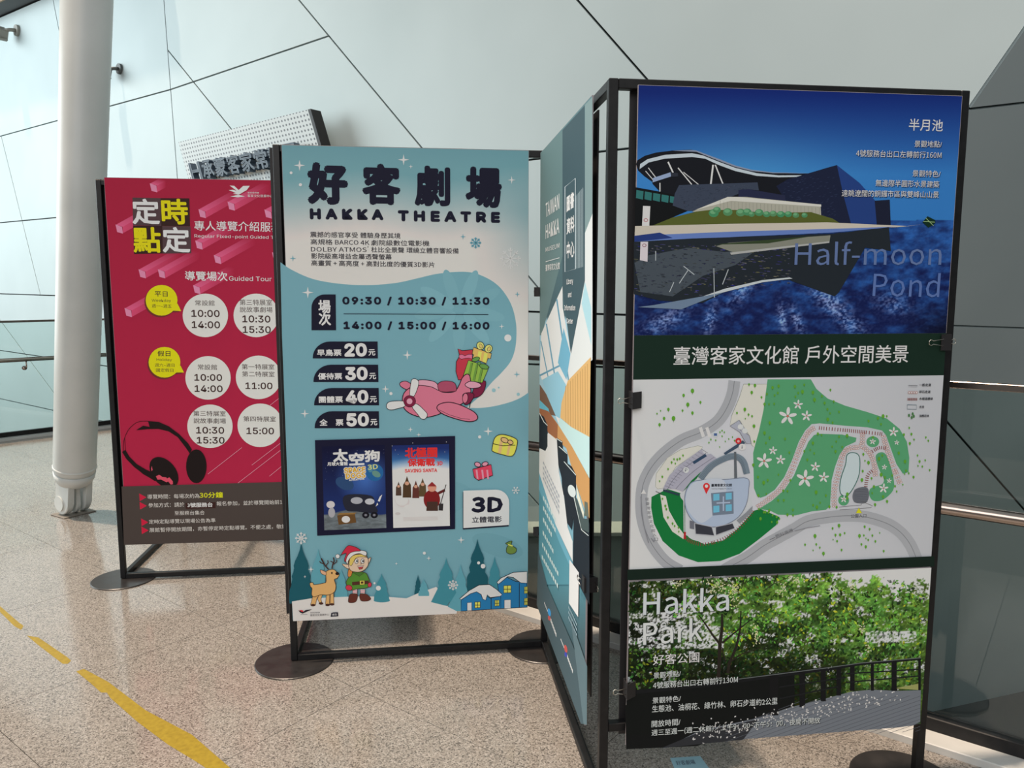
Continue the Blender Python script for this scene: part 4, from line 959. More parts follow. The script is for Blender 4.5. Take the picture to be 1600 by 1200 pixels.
TR = [(105, 62, 11), (143, 52, 11), (245, 55, 11), (303, 44, 8), (357, 92, 12), (292, 88, 13), (265, 95, 8), (248, 118, 8), (367, 138, 13), (413, 115, 8), (430, 158, 10), (487, 148, 8), (466, 76, 8), (70, 102, 8), (118, 110, 8), (138, 95, 8), (36, 122, 8), (55, 165, 10), (83, 165, 7), (115, 163, 8), (448, 197, 9), (464, 222, 7), (520, 213, 8), (450, 260, 12), (480, 280, 8), (88, 282, 11), (55, 345, 12), (87, 375, 10), (183, 382, 9), (64, 407, 8), (388, 350, 10), (411, 358, 7), (357, 408, 11), (340, 450, 7), (303, 458, 8), (210, 467, 8), (365, 472, 8), (322, 512, 9), (498, 460, 10), (477, 430, 7), (502, 398, 7), (520, 368, 8), (570, 362, 12), (540, 432, 7), (732, 372, 9), (704, 270, 9), (763, 253, 10), (795, 240, 13), (818, 240, 7), (782, 290, 8), (958, 313, 7), (972, 352, 9), (925, 355, 9), (988, 386, 7), (962, 410, 10), (1062, 372, 7), (1077, 393, 7), (1010, 485, 7), (1023, 522, 9), (1058, 515, 7), (1013, 550, 6), (1040, 554, 7), (1086, 576, 7), (985, 620, 9), (893, 470, 10), (932, 523, 12), (938, 580, 9), (955, 596, 7), (930, 600, 6), (870, 677, 8), (918, 667, 6), (880, 710, 7), (820, 772, 10), (745, 792, 10), (795, 742, 10), (738, 680, 10), (672, 478, 9), (704, 530, 12), (682, 518, 6), (668, 583, 9), (663, 638, 12), (723, 628, 8), (770, 505, 12), (790, 485, 8), (783, 605, 13), (806, 622, 9), (852, 610, 8), (727, 720, 7), (142, 605, 7), (216, 640, 8), (14, 620, 9), (50, 655, 13), (75, 640, 9), (17, 735, 10), (66, 725, 6), (172, 705, 9), (198, 708, 8), (140, 765, 9), (175, 765, 9), (232, 825, 9), (198, 855, 10), (233, 858, 8), (377, 715, 13), (438, 735, 9), (358, 795, 8), (382, 808, 12), (402, 780, 7), (460, 805, 10), (505, 808, 9), (572, 728, 13), (570, 752, 10), (85, 828, 9), (60, 838, 10), (30, 880, 11), (105, 858, 8), (130, 868, 9), (148, 880, 7), (134, 902, 10), (100, 900, 7),
      (480, 940, 8), (520, 923, 12), (680, 930, 9), (711, 945, 8), (370, 988, 13), (498, 982, 9), (527, 980, 10), (555, 970, 7), (483, 1010, 5), (508, 1020, 8), (648, 987, 12), (675, 984, 7), (728, 985, 8), (774, 968, 5), (702, 1012, 7), (747, 1021, 8), (660, 1040, 8), (687, 1055, 10), (688, 1003, 5), (308, 1042, 8), (378, 1040, 8), (400, 1060, 7), (358, 1077, 5), (423, 1097, 12), (536, 1075, 8), (799, 1082, 8)]
TR += [(x-800, y+40, r) for x, y, r in [(405, 42, 15), (350, 70, 11), (376, 128, 14), (455, 113, 9), (343, 165, 8), (405, 180, 11), (255, 158, 11), (206, 166, 5), (184, 184, 6), (228, 214, 11), (287, 214, 16), (200, 253, 11), (795, 8, 11), (758, 2, 8), (775, 52, 11), (732, 158, 12), (683, 180, 8), (755, 190, 8), (777, 200, 8), (735, 215, 5), (789, 262, 12), (791, 358, 8), (785, 505, 11), (290, 468, 7), (275, 488, 8), (298, 495, 6), (310, 470, 8), (326, 465, 8), (346, 445, 7), (253, 530, 7), (217, 578, 8), (200, 605, 6), (218, 715, 7), (236, 760, 9), (242, 780, 8), (252, 832, 8), (281, 870, 8), (294, 885, 7), (318, 895, 7), (320, 920, 6), (577, 300, 6), (590, 290, 6), (604, 300, 6), (550, 350, 6), (520, 345, 6), (508, 365, 6), (590, 325, 6), (610, 357, 5), (632, 342, 5), (655, 330, 5), (668, 352, 6), (575, 392, 5), (820, 780, 8), (850, 800, 8), (880, 800, 9)]]
for x, y, r in TR: a.ell(x, y, r*.72, r, (84, 142, 44), n=10, lay=False); a.stroke([(x, y+r*.6), (x, y+r*1.5)], 2, (60, 100, 40), lay=False)
a.done('printed_map_trees')
a.view(980, 600, 4)
PKG = (150, 150, 164)
a.poly([(222, 650), (260, 570), (330, 500), (460, 405), (480, 440), (520, 435), (565, 470), (470, 540), (400, 600), (345, 670), (300, 655)], PKG)
for k in range(16): t = k/15; a.stroke([(222+t*240+math.sin(t*3.1)*-20, 650-t*245), (262+t*240+math.sin(t*3.1)*-20, 665-t*235)], 2, (96, 96, 110), lay=False)
for P in ([(250, 655), (290, 590), (360, 520), (490, 430)], [(300, 655), (350, 600), (430, 530), (540, 455)]): a.stroke(P, 3, (100, 100, 114), smooth=True)
a.poly([(405, 485), (485, 435), (495, 450), (415, 500)], (44, 64, 88)); a.ell(365, 536, 18, 18, (184, 188, 196)); a.text('P', (358, 546), (373, 545), 20, (90, 94, 110))
a.poly([(222, 655), (325, 685), (320, 697), (222, 668)], (40, 56, 68)); a.poly([(600, 430), (720, 350), (735, 368), (610, 442)], (56, 72, 90))
a.poly([(640, 262), (695, 225), (720, 262), (700, 285), (760, 320), (772, 372), (740, 370), (700, 300)], (150, 154, 166), False, (90, 90, 100), 3)
a.stroke([(455, 590), (510, 520), (580, 475), (660, 450), (720, 480), (745, 560)], 40, (104, 118, 130), smooth=True)
for k in range(4): a.stroke([(445+k*8, 585+k*3), (505+k*5, 515+k*8), (580, 465+k*8), (660, 440+k*8), (715-k*4, 475+k*6), (740-k*5, 560)], 2, (70, 82, 94), smooth=True)
a.poly([(664, 422), (678, 422), (684, 590), (666, 590)], (84, 90, 96)); a.poly([(345, 670), (400, 600), (460, 545), (430, 590)], (26, 100, 52))
a.poly([(375, 645), (430, 602), (600, 596), (745, 588), (755, 660), (740, 750), (690, 830), (600, 880), (500, 890), (420, 862), (372, 800), (356, 720)], (150, 164, 184), True, (100, 108, 124), 4)
a.poly([(380, 650), (440, 605), (600, 600), (600, 740), (480, 860), (420, 840), (375, 780), (362, 720)], (168, 176, 190), True)
a.poly([(520, 680), (660, 668), (662, 808), (530, 820)], (100, 112, 128))
for x, y in [(535, 686), (612, 680), (535, 760), (612, 752)]: a.poly([(x, y), (x+38, y-3), (x+38, y+38), (x, y+42)], (96, 162, 198))
a.stroke([(555, 742), (640, 738)], 8, (150, 164, 184)); a.stroke([(598, 700), (598, 790)], 8, (150, 164, 184))
a.poly([(420, 868), (525, 890), (540, 945), (425, 935)], (50, 52, 60), False, (150, 152, 160), 5); a.poly([(550, 890), (655, 868), (668, 900), (552, 942)], (50, 52, 60), False, (150, 152, 160), 5); a.poly([(388, 850), (415, 858), (415, 905), (388, 900)], (96, 98, 108))
a.poly([(780, 760), (740, 800), (680, 850), (700, 870), (775, 800)], (120, 124, 130))
a.ell(492, 638, 21, 22, (186, 44, 48)); a.poly([(472, 644), (512, 644), (491, 686)], (186, 44, 48)); a.ell(492, 636, 10, 10, (198, 200, 204))
a.text('臺灣客家文化館', (522, 640), (650, 638), 18, (40, 44, 52), .03); a.text('Taiwan Hakka Museum', (522, 656), (650, 655), 7, (50, 54, 60))
a.ell(691, 354, 19, 19, (178, 40, 44)); a.ell(691, 356, 8, 8, (206, 150, 150)); a.ell(715, 392, 23, 20, (190, 192, 198)); a.text('i', (710, 402), (716, 402), 20, (60, 64, 74)); a.ell(548, 313, 17, 17, (176, 184, 198)); a.poly([(538, 306), (558, 306), (558, 322), (538, 322)], (60, 84, 130)); a.ell(704, 266, 18, 17, (184, 190, 204)); a.ell(731, 292, 17, 16, (184, 190, 204))
a.poly([(352, 922), (364, 922), (362, 966), (350, 962)], (160, 30, 40)); a.poly([(100, 655), (117, 684), (83, 684)], (200, 200, 204)); a.stroke([(175, 668), (215, 686)], 4, (60, 64, 70)); a.stroke([(350, 690), (352, 920)], 6, (176, 180, 184))
a.done('printed_map_building')
a.view(1180, 590, 4)
a.stroke([(952, 48), (1008, 49)], 2.5, (90, 90, 96)); a.stroke([(952, 56), (1008, 57)], 2, (120, 120, 126))
for k in range(4): a.ell(957+k*15, 92, 8, 9, ST, n=10); a.ell(957+k*15, 92, 5.5, 6.5, (180, 176, 178), n=10)
for k in range(10): a.stroke([(948+k*6.2, 126), (948+k*6.2, 142)], 3.2, BR, lay=False)
a.stroke([(944, 168), (1002, 170), (1002, 196), (944, 195)], 3, (60, 84, 96), True)
for x, y in [(955, 235), (978, 225), (985, 240), (972, 248)]: a.ell(x, y, 6, 11, (60, 104, 60), n=9)
for s_, x1, y in [('一般走道', 1092, 53), ('卵石走道', 1088, 96), ('木棧道樓梯', 1102, 139), ('水池', 1048, 190), ('油桐花林', 1078, 246)]: a.text(s_, (1018, y), (x1, y), 17, (46, 50, 56), .02)
a.view(980, 600, 4)
for k, s_ in enumerate('往臺灣客家文化館入口'): a.text(s_, (108+k*3+k*k*.35, 726+k*28), (132+k*3+k*k*.35, 726+k*28), 20, (104, 106, 112))
a.stroke([(82, 700), (88, 800), (100, 880), (130, 990)], 5, (116, 118, 124)); a.stroke([(146, 960), (165, 985)], 5, (110, 112, 118))
for k, s_ in enumerate('銅科南路'): a.text(s_, (925+k*28, 962-k*11), (950+k*28, 952-k*11), 24, (100, 102, 108))
a.stroke([(885, 970), (920, 955)], 4, (96, 98, 104)); a.stroke([(1040, 915), (1120, 895), (1200, 882)], 5, (120, 122, 128))
a.done('printed_map_legend')
a.view()
a.polyL([a.L((979.5, 889)), a.L((1458, 868)), a.L((1458, 884)), a.L((979.5, 905.5))], (18, 32, 26)); a.done('printed_divider_band')
# --- tree photograph
def trees(X, Y):
    s = (X-980)/470; t = (Y-895)/260
    c = mixc((186, 188, 196), (176, 182, 186), t)+0*X[..., None]
    n1 = fbm(X/2.6, Y/2.2, 3); n2 = fbm(X/14+3, Y/10, 3); n3 = fbm(X/30+8, Y/20, 2)
    br = np.clip(.30+1.5*(n3-.25)+.5*s, .3, 1.15)*np.clip(1.25-.85*t, .4, 1.1)
    br = br*np.where(s < .18, .6, 1)
    br = br*np.where((t > .5) & (s > .2) & (s < .72), .5, 1)
    g = np.stack([76+80*(n2-.3), 120+50*(n2-.3), 50+0*X], -1)*br[..., None]*(.45+1.15*n1[..., None])
    top = (Y < 903+(X-1318)*.17+10*np.sin(X/11.)+46*(fbm(X/6, Y/6, 3)-.5))
    gap = (n2 > .60) | ((X < 1130) & (Y > 955) & (Y < 1012) & (n2 > .42)) | ((X > 1350) & (X < 1430) & (Y > 985) & (Y < 1003))
    w = np.where(top, 1., np.where(gap, np.clip((n1-.36)*9, 0, 1), np.clip((n1-.66)*8, 0, .7)))
    w = w*np.clip((1075-Y)/30+.3, 0, 1)
    return g*(1-w[..., None])+c*w[..., None]
ytop = a.L((979.5, 905)).y
PT = [a.L((979.8, 905.5)), a.L((1458, 884))]
a.grid(.001, .001, L_-.001, a.L((1452, 884)).y-.004, 300, 170, trees)
rnd = random.Random(5)
def leaf(x, y, r, c):
    t = rnd.uniform(0, 6.28); dx, dy = math.cos(t), math.sin(t)
    P = [(x+dx*r, y+dy*r), (x-dy*r*.5, y+dx*r*.5), (x-dx*r, y-dy*r), (x+dy*r*.5, y-dx*r*.5)]
    a.push([a.L(p) for p in P], [(0, 1, 2, 3)], a.col(c))
def bot(x): return 905.5-(x-979.5)*.0449
def density(x, y):
    s = (x-980)/470; n = float(fbm(np.array([x/17.]), np.array([y/13.]))[0])
    if s > .72 and y < 905+(x-1318)*.16+12*math.sin(x/19.): return 0
    if s > .62 and y < 915: return .1 if n < .55 else .9
    if 1350 < x < 1430 and 985 < y < 1003: return .12
    if 1270 < x < 1290 and 918 < y < 946: return .15
    if x < 1130 and 955 < y < 1012: return .35 if n > .5 else .06
    if n < .36: return .12
    return 1
BRN = (34, 30, 26)
for dark in (1, 0):
    for _ in range(1500 if dark else 3000):
        x = rnd.uniform(983, 1449); y = rnd.uniform(bot(x)+3, 1100 if x > 1200 else 1085)
        if x > 1448-(y-884)*.066 or rnd.random() > density(x, y): continue
        s = (x-980)/470; t = (y-895)/180; n = float(fbm(np.array([x/22.+5]), np.array([y/16.+3]))[0])
        if dark: c = (24+rnd.randint(0, 18), 46+rnd.randint(0, 26), 26+rnd.randint(0, 12)); r = rnd.uniform(3, 5.5)
        else:
            br = (.35+1.1*(n-.3)*1.7)*(1.15-abs(t-.35)*.9)*(.45+.9*min(1, s*2.6)); 
            if t > .62 and .2 < s < .75: br *= .5
            if t > .6 and s < .2: br = .7
            br = max(.25, min(1.05, br)); yl = rnd.random() < .22
            c = tuple(int(q*br+rnd.uniform(-10, 10)) for q in ((150, 168, 44) if yl else (92, 150, 62))); r = rnd.uniform(1.8, 4.2)
            if rnd.random() > .75: c = tuple(max(0, int(q*.5)) for q in c)
        leaf(x, y, r, c)
    a.layer += 1
for cx, cy, w, h, m in [(1120, 915, 14, 12, 60), (1145, 925, 9, 20, 60), (1220, 920, 9, 9, 30), (1180, 990, 5, 14, 30), (1060, 912, 10, 6, 20), (1345, 982, 7, 5, 18), (1355, 1012, 4, 6, 12), (1243, 905, 12, 8, 24), (1330, 915, 8, 8, 20)]:
    for _ in range(m): leaf(rnd.gauss(cx, w*.6), rnd.gauss(cy, h*.6), 1.8, (196+rnd.randint(-20, 12), 198, 150+rnd.randint(-20, 20)))
a.layer += 1
a.view(980, 880, 6.154)
for P, w in [([(870, 1100), (880, 900), (885, 760), (905, 620), (905, 480)], [34, 36, 36, 26, 20]), ([(885, 770), (820, 690), (740, 570), (680, 490)], [26, 20, 15, 10]), ([(905, 760), (1000, 680), (1100, 600), (1200, 520)], [20, 16, 12, 8]), ([(960, 1050), (975, 950), (1040, 800), (1080, 620), (1085, 450)], [28, 28, 24, 18, 10]), ([(980, 940), (1100, 860), (1280, 800)], [16, 10, 6]), ([(940, 940), (915, 860), (905, 800)], [12, 10, 8]), ([(1090, 240), (1130, 110)], 8), ([(1400, 180), (1440, 100)], 8), ([(1300, 260), (1400, 190), (1540, 130)], 6)]: a.stroke(P, w, BRN)
a.view(960, 860, 2.5)
a.poly([(40, 600), (300, 575), (640, 560), (700, 600), (640, 640), (320, 760), (44, 772)], (15, 17, 18))
a.poly([(45, 545), (480, 505), (640, 480), (700, 478), (700, 620), (300, 700), (44, 720)], (14, 17, 17))
a.poly([(200, 765), (330, 700), (560, 650), (680, 610), (820, 575), (920, 548), (1000, 540), (1100, 545), (1192, 542), (1190, 665), (1160, 680), (1100, 688), (340, 745), (180, 770)], (98, 104, 112))
a.poly([(180, 768), (330, 705), (560, 655), (500, 735)], (40, 42, 46)); a.poly([(1090, 535), (1192, 515), (1192, 542)], (132, 136, 84))
for k in range(22):
    xa, ya, xb, yb = 270+k*50, 757-k*3, 750+k*50, 575-k*1.5
    t0_ = max(0, (430-xa)/(xb-xa)); t1_ = min(1, (1190-xa)/(xb-xa))
    if t1_ > t0_: a.stroke([(xa+(xb-xa)*t0_, ya+(yb-ya)*t0_), (xa+(xb-xa)*t1_, ya+(yb-ya)*t1_)], 1.6, (72, 76, 84), lay=False)
a.layer += 1
for P, w in [([(45, 552), (300, 528), (480, 505), (660, 480), (830, 458)], 16), ([(830, 462), (960, 440), (1100, 428), (1193, 420)], 9)]: a.stroke(P, w, (20, 22, 24))
a.stroke([(480, 499), (820, 456), (960, 436), (1193, 416)], 3, (86, 92, 92))
for x, yt, yb, w in [(620, 485, 640, 34), (730, 472, 608, 22), (812, 462, 585, 20), (872, 455, 563, 18), (925, 448, 545, 18), (1003, 438, 544, 12), (1088, 430, 545, 20), (1187, 420, 542, 10)]: a.stroke([(x, yt), (x, yb)], w, (18, 19, 21))
for p, q in [((640, 530), (900, 492)), ((640, 575), (870, 528)), ((900, 478), (1190, 460)), ((900, 512), (1190, 486))]: a.stroke([p, q], 5, (24, 26, 28)); 
for _ in range(330):
    t = rnd.random(); x = 180+t*900+rnd.gauss(0, 40); y = 745-(x-180)*.22+rnd.gauss(0, 22)+8
    if x < 300 or x > 1190 or y > 752-(x-300)*.06: continue
    if rnd.random() < .3 or abs(y-(700-(x-300)*.2)) < 45: a.ell(x, y, rnd.uniform(2.5, 5.5), rnd.uniform(1.6, 3), (176+rnd.randint(-20, 14),)*3, rnd.random()*3, n=6, lay=False)
a.done('printed_tree_photo')
a.text('Hakka', (110, 250), (443, 232), 94, (178, 184, 190), .008, shadow=(24, 34, 26)); a.text('Park', (110, 366), (340, 350), 92, (184, 188, 196), .008, shadow=(60, 70, 70)); a.text('好客公園', (148, 444), (328, 432), 40, (190, 194, 198), .006, shadow=(20, 30, 20))
T2 = (178, 184, 184)
for s_, x0, x1, y, y1, h in [('景觀地點/', 150, 256, 497, 488, 24), ('4號服務台出口右轉前行130M', 148, 478, 536, 512, 26), ('景觀特色/', 146, 256, 594, 585, 24), ('生態池、油桐花、綠竹林、卵石步道約2公里', 144, 632, 628, 596, 27), ('開放時間/', 142, 254, 686, 677, 26), ('週三至週一(週二休館)／上午9：00~下午5：00，夜間不開放', 142, 798, 722, 672, 27)]: a.text(s_, (x0, y), (x1, y1), h, T2, .004, shadow=(14, 18, 14))
a.done('printed_park_lettering')

# ============================================================ NARROW SIDEWAYS POSTER
a, L_, H_ = board('narrow poster seen edge-on with green library lettering and rows of black chairs', .472, 2.905, .472, 2.055, .19, 1.97, .78, back=(-.06, .700, .052))
def bgC(X, Y):
    base = mixc((92, 124, 130), (66, 92, 100), (Y-250)/250)
    lo = mixc((150, 190, 208), (84, 138, 152), (Y-760)/160); lo2 = mixc((84, 138, 152), (66, 88, 96), (Y-900)/110)
    return np.where((Y < 500)[..., None], base, np.where((Y < 900)[..., None], lo, lo2))
a.grid(.001, .001, L_-.001, H_-.001, 40, 120, bgC)
a.done('printed_background')
a.view(820, 130, 4.444)
a.poly([(112, 480), (262, 325), (262, 1200), (118, 1750), (104, 1750)], (98, 124, 126)); a.poly([(262, 325), (416, 155), (418, 1040), (418, 1370), (320, 1885), (262, 1420)], (62, 84, 92)); a.poly([(418, 150), (470, 95), (470, 910), (418, 1040)], (124, 146, 148))
a.poly([(418, 1040), (470, 905), (470, 1920), (300, 2080), (320, 1885), (418, 1370)], (212, 224, 232)); a.poly([(418, 1380), (462, 1560), (462, 1820), (395, 1530)], (168, 206, 218))
a.poly([(114, 1740), (262, 1410), (264, 1560), (322, 1885), (300, 2080), (256, 2300), (240, 2380), (104, 2020)], (214, 226, 234))
CY_ = (96, 150, 176)
for p, q, w in [((222, 1500), (312, 2120), 10), ((150, 1670), (232, 2180), 9), ((112, 1790), (170, 2080), 7), ((104, 2030), (275, 1945), 12)]: a.stroke([p, q], w, CY_)
a.poly([(270, 1700), (318, 1880), (290, 2060), (230, 1940)], (110, 170, 196)); a.poly([(120, 2060), (230, 2000), (290, 2100), (246, 2330), (200, 2300)], (140, 190, 210))
a.poly([(104, 2090), (150, 2160), (215, 2310), (165, 2300), (104, 2230)], (110, 84, 66)); a.poly([(104, 2200), (165, 2260), (180, 2320), (104, 2250)], (100, 176, 198))
for k in range(7): a.stroke([(356+k*8, 780-k*9), (356+k*8, 1288-k*2)], 3.5, (150, 166, 172))
a.stroke([(280, 720), (352, 660), (352, 1290), (280, 1310)], 4, (196, 208, 214), True)
a.done('printed_reading_room')
W3 = (222, 230, 234)
a.text('圖書', (292, 895), (342, 860), 105, W3, .03); a.text('資料', (292, 1050), (344, 1028), 105, W3, .03); a.text('中心', (292, 1215), (344, 1205), 108, W3, .03)
a.text('TAIWAN', (146, 930), (240, 870), 92, W3, .02); a.text('HAKKA', (146, 1080), (240, 1038), 92, W3, .02); a.text('MUSEUM', (146, 1172), (242, 1142), 30, W3, .01); a.stroke([(146, 1240), (242, 1212)], 4, W3); a.text('臺灣客家文化館', (146, 1305), (244, 1290), 44, W3, .01)
a.text('Library\nand\nInformation\nCenter', (276, 1665), (352, 1672), 300, W3, .015, 'CENTER', 1.35)
a.done('printed_library_lettering')
a.view(820, 630, 4.444)
def woodp(P, c1): a.poly(P, c1)
woodp([(300, -155), (460, -320), (452, 235), (325, 165), (248, 100), (256, 0)], (212, 172, 112))
for k in range(10): x = 285+k*17; a.stroke([(x, -120-k*17), (x+2, 150+k*8)], 3, (176, 130, 74))
a.poly([(246, 100), (325, 165), (452, 235), (452, 522), (330, 300), (235, 150)], (186, 222, 230))
woodp([(104, 35), (165, 55), (235, 150), (330, 300), (452, 525), (452, 800), (420, 740), (360, 560), (290, 310), (220, 250), (165, 205), (104, 60)], (196, 148, 92)); a.poly([(104, 35), (165, 55), (232, 150), (228, 250), (165, 205), (104, 70)], (150, 96, 62))
a.poly([(104, 325), (165, 205), (225, 255), (240, 480), (275, 650), (300, 860), (335, 960), (335, 1100), (210, 830), (100, 600)], (214, 222, 230))
a.poly([(101, 480), (215, 840), (336, 1110), (338, 1230), (100, 1230)], (104, 164, 184)); a.poly([(101, 600), (240, 960), (338, 1180), (338, 1260), (99, 1260)], (84, 142, 158))
CH = (30, 36, 44)
for P in ([(102, 70), (135, 95), (160, 150), (160, 300), (145, 332), (102, 310)], [(224, 240), (265, 265), (268, 560), (236, 430)], [(240, 295), (297, 345), (300, 560), (272, 640), (262, 580)], [(272, 400), (330, 440), (360, 500), (356, 640), (330, 880), (296, 830), (274, 620)], [(342, 640), (395, 800), (452, 830), (452, 1400), (338, 1180)]): a.poly(P, CH)
for P in ([(105, 70), (135, 130), (160, 155)], [(222, 245), (262, 270)], [(240, 300), (296, 350)], [(275, 405), (350, 490), (358, 500)], [(344, 650), (398, 880), (446, 920)]): a.stroke(P, 5, (206, 216, 214))
a.poly([(345, 640), (365, 665), (410, 800), (448, 805), (448, 900), (395, 870)], (70, 84, 84)); a.ell(330, 610, 26, 44, (206, 220, 232), -.3); a.poly([(418, 680), (440, 690), (448, 790), (418, 780)], (96, 106, 96)); a.poly([(360, 560), (415, 760), (412, 800), (365, 650)], (226, 220, 200))
a.done('printed_chairs')
for k, (x, y, n_) in enumerate([(130, 640, 7), (130, 710, 7), (130, 790, 5), (128, 880, 6), (124, 965, 9), (122, 1050, 9)]):
    for j in range(n_): a.poly([(x+j*13, y+j*24), (x+j*13+9, y+j*24+15), (x+j*13+9, y+j*24+46), (x+j*13, y+j*24+28)], (196, 218, 226))
for k in range(4):
    for j in range(9): a.poly([(130+j*13, 400+k*36+j*28), (139+j*13, 415+k*36+j*28), (139+j*13, 430+k*36+j*28), (130+j*13, 414+k*36+j*28)], (160, 168, 178))
a.view(800, 860, 3.529)
a.poly([(322, 50), (374, 122), (370, 368), (319, 290)], (222, 226, 232))
a.poly([(148, 0), (200, 200), (330, 500), (412, 700), (415, 960), (385, 955), (140, 300)], (70, 90, 98)); a.poly([(330, 380), (420, 640), (418, 962), (400, 955)], (92, 114, 122))
for (x, y, c1, c2) in [(210, 355, (60, 150, 214), (180, 84, 84)), (302, 556, (190, 84, 80), (66, 74, 170))]:
    a.ell(x, y-14, 8, 22, c1, -.2); a.ell(x, y+18, 7, 14, c2, -.2)
    for j in range(5): a.poly([(x-28+j*4, y-72+j*10), (x-25+j*4, y-66+j*10), (x-25+j*4, y-56+j*10), (x-28+j*4, y-62+j*10)], W3)
    for j in range(6): a.poly([(x+8+j*5.5, y+18+j*15), (x+12+j*5.5, y+27+j*15), (x+12+j*5.5, y+48+j*15), (x+8+j*5.5, y+38+j*15)], W3)
for k in range(3):
    for j in range(8): a.poly([(318+j*6, 305+k*28+j*13), (322+j*6, 313+k*28+j*13), (322+j*6, 326+k*28+j*13), (318+j*6, 318+k*28+j*13)], (150, 172, 182))
a.done('printed_small_print')

# ------------------------------------------------------------ binder clips
def clip(label, P, ex, out, m_up=Z, size=1.0, both=True):
    """P: point on the board edge; ex: unit vector pointing away from the board's edge; out: board normal to the viewer"""
    r = empty('binder_clip', P); R = Matrix((ex, -out, Z)).transposed(); r.rotation_euler = R.to_euler(); tag(r, label, 'clip', 'black binder clips holding the posters')
    s = size; bm = bmesh.new()
    prof = [(.006*s, -.010*s), (.006*s, .030*s), (-.024*s, .010*s), (-.024*s, .008*s), (.004*s, .027*s), (.004*s, -.007*s), (-.024*s, -.008*s), (-.024*s, -.010*s)]
    vs = [Vector((x, y, -.022*s)) for x, y in prof]
    tri = tessellate_polygon([vs]); A_ = [bm.verts.new(v) for v in vs]; B_ = [bm.verts.new(v+Vector((0, 0, .044*s))) for v in vs]
    for t in tri: bm.faces.new([A_[i] for i in t]); bm.faces.new([B_[i] for i in t][::-1])
    for i in range(len(vs)): j = (i+1) % len(vs); bm.faces.new((A_[i], A_[j], B_[j], B_[i]))
    obj('clip_body', bm, r, BLACKP)
    for sg, y0 in ((-1, -.011*s), (1, .012*s)):
        if sg == 1 and not both: continue
        w = [(-.022, -.009), (-.052, -.0045), (-.058, -.008), (-.064, -.004), (-.064, .004), (-.058, .008), (-.052, .0045), (-.022, .009)] if sg == -1 else [(.004, -.009), (.03, -.0045), (.036, -.008), (.042, -.004), (.042, .004), (.036, .008), (.03, .0045), (.004, .009)]
        tubeo('wire_handle', [(x*s, y0+(-.004 if sg < 0 else .010), z*s) for x, z in w], .0011, r, WIRE, 6)
def on(u, v, z): return U*u+V*v+Z*z
clip('black binder clip on the left edge of the map poster, beside the map', on(.555, 1.921, 1.13+.042), -U, -V)
clip('lowest black binder clip on the left edge of the tree photo poster', on(.555, 1.921, .375), -U, -V, both=True)
clip('black binder clip on the right edge of the tall poster, beside the white title', on(1.44, 1.921, 1.315), U, -V)
clip('black binder clip on the near edge of the sideways poster, beside its blank white square', on(.472, 2.052, .62), -V, -U)
clip('small black binder clip on the far edge of the sideways poster, beside the library lettering', on(.472, 2.908, 1.452), V, -U, size=.8)
clip('small black binder clip on the far edge of the sideways poster, low down', on(.472, 2.908, .505), V, -U, size=.8)

# ------------------------------------------------------------ perforated sign on the wall with raised letters
def perf_fn(nt, b):
    t = nt.nodes.new('ShaderNodeTexCoord'); mp = nt.nodes.new('ShaderNodeMapping'); mp.inputs['Scale'].default_value = (24, 24, 24)
    v = nt.nodes.new('ShaderNodeTexVoronoi'); v.inputs['Randomness'].default_value = 0; v.inputs['Scale'].default_value = 1; v.voronoi_dimensions = '2D'
    nt.links.new(t.outputs['UV'], mp.inputs[0]); nt.links.new(mp.outputs[0], v.inputs['Vector'])
    r = ramp(nt, v.outputs['Distance'], [(.0, (.02, .025, .03)), (.23, (.03, .035, .04)), (.27, (.52, .56, .56))]); nt.links.new(r.outputs[0], b.inputs['Base Color'])
PERF = mat('perforated_sheet', rough=.4, fn=perf_fn)
SP0 = WP - N*.22
c0, c1, c2 = hit(279, 222, SP0, N), hit(482, 171, SP0, N), hit(498, 226, SP0, N)
ex = (c1-c0).normalized(); ey = (c2-c1); hgt = ey.length*2.5; ey.normalize(); 
sg = empty('wall_sign', c0); ez_ = ex.cross(-ey).normalized()
Rs = Matrix((ex, -ey - ex*(-ey).dot(ex), -N)); sg.rotation_euler = (0, 0, 0)
tag(sg, 'perforated white metal sign with raised dark blue characters on the wall above the red poster', 'sign')
wlen = (c1-c0).length
Mx = Matrix((ex, -ey, -N)).transposed().to_4x4()          # sheared frame of the slanting sign, baked into the meshes
def bake(o): o.data.transform(Mx); return o
bm = bmesh.new(); prism(bm, [Vector(p) for p in ((0, 0, 0), (wlen, 0, 0), (wlen, -hgt, 0), (0, -hgt, 0))], Vector((0, 0, -.02)))
o = obj('perforated_plate', bm, sg, PERF); uvl = o.data.uv_layers.new(name='UVMap')
for lp in o.data.loops: uvl.data[lp.index].uv = o.data.vertices[lp.vertex_index].co[:2]
bake(o)
bm = bmesh.new(); prism(bm, [Vector(p) for p in ((wlen-.004, .0, .004), (wlen+.03, 0, .004), (wlen+.03, -hgt, .004), (wlen-.004, -hgt, .004))], Vector((0, 0, -.10))); bake(obj('plate_edge', bm, sg, BLACK))
LET = mat('blue_grey_letters', (.075, .11, .155), .45)
inv = Mx.inverted()
def sgp(x, y): return (inv @ (hit(x, y, SP0-N*.06, N)-c0).to_4d()).xyz
bl, br_, tl_ = sgp(306, 283), sgp(427, 262), sgp(297, 257)
adv = (br_-bl)/5.9; dr = adv.normalized(); hh = (tl_-bl).length
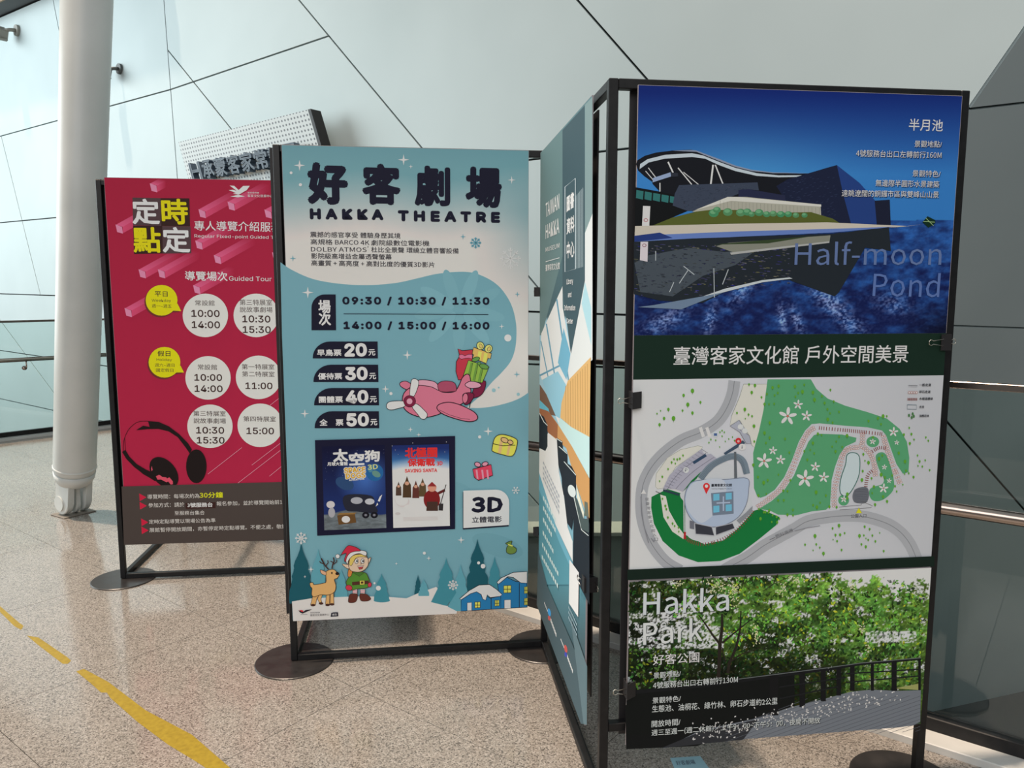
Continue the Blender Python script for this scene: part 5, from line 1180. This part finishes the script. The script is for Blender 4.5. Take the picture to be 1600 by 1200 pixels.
for k, ch in enumerate('H承蒙客家常設展'):
    v_, f_ = text_mesh(ch, .1); mn, mx_ = v_.min(0), v_.max(0)
    P = bl+adv*k; w_ = adv.length*.84
    X = (v_[:, 0]-mn[0])/(mx_[0]-mn[0])*w_; Y = (v_[:, 1]-mn[1])/(mx_[1]-mn[1])*hh; Zz = .03+(v_[:, 2]-mn[2])/(mx_[2]-mn[2])*.06
    vv, ff = [], []
    for dx, dy in ((0, 0), (.004, 0), (-.004, 0), (0, .004), (0, -.004)):
        b_ = len(vv); vv += [(P.x+x*dr.x+dx, P.y+x*dr.y+y+dy, z) for x, y, z in zip(X, Y, Zz+abs(dx)*.05)]; ff += [tuple(i+b_ for i in f) for f in f_]
    me = bpy.data.meshes.new('letter'); me.from_pydata(vv, [], ff); bake(obj('letter', me, sg, LET))

# ------------------------------------------------------------ floor tape and leaflet
TAPE = mat('yellow_floor_tape', rough=.5, fn=lambda nt, b: nt.links.new(ramp(nt, noise(nt, 60, 4).outputs[0], [(.3, (.27, .18, .008)), (.65, (.36, .25, .016))]).outputs[0], b.inputs['Base Color']))
def tape(label, P):
    pts = [floorpt(x, y, .0006) for x, y in P]; c = sum(pts, Vector())/len(pts); r = Vector((c.x, c.y, 0))
    bm = bmesh.new(); prism(bm, [p-r for p in pts], -Z*.0004)
    o = obj('floor_tape', bm, None, TAPE); o.location = r; tag(o, label, 'tape', 'yellow tape strips on the floor')
tape('short worn yellow tape strip at the far left edge of the floor', [(-40, 924), (0, 956), (22, 978), (33, 984), (37, 978), (30, 973), (0, 950-3), (-40, 912)][::1])
tape('second yellow tape strip from the left edge of the floor', [(42, 993), (60, 996), (104, 1026), (111, 1032), (106, 1037), (98, 1037), (60, 1008)])
tape('long yellow tape strip running to the bottom edge of the picture', [(119, 1049), (131, 1045), (170, 1066), (228, 1110), (300, 1148), (360, 1200), (390, 1222), (372, 1226), (322, 1200), (305, 1189), (262, 1163), (215, 1128), (172, 1090), (167, 1082), (158, 1082), (140, 1066)])
fp = [floorpt(x, y, 0) for x, y in [(1047, 1185), (1094, 1182), (1116, 1212), (1062, 1222)]]
c = sum(fp, Vector())/4; lf = empty('leaflet', c); tag(lf, 'pale blue leaflet lying on the floor under the tall poster', 'leaflet')
bm = bmesh.new(); prism(bm, [p-c+Z*.001 for p in fp], Z*.0008); obj('sheet', bm, lf, mat('leaflet_paper', (.30, .52, .62), .5))
v_, f_ = text_mesh('好客劇場', 0); mn, mx_ = v_.min(0), v_.max(0); exl = (fp[1]-fp[0]); eyl = (fp[3]-fp[0])
me = bpy.data.meshes.new('printed_title'); o0 = fp[0]-c+exl*.12+eyl*.34
me.from_pydata([tuple(o0+exl*.62*((x-mn[0])/(mx_[0]-mn[0]))-eyl*.2*((y-mn[1])/(mx_[1]-mn[1]))+Z*.0021) for x, y, z in v_], [], f_); obj('printed_title', me, lf, mat('navy_ink', (.02, .03, .08), .5))
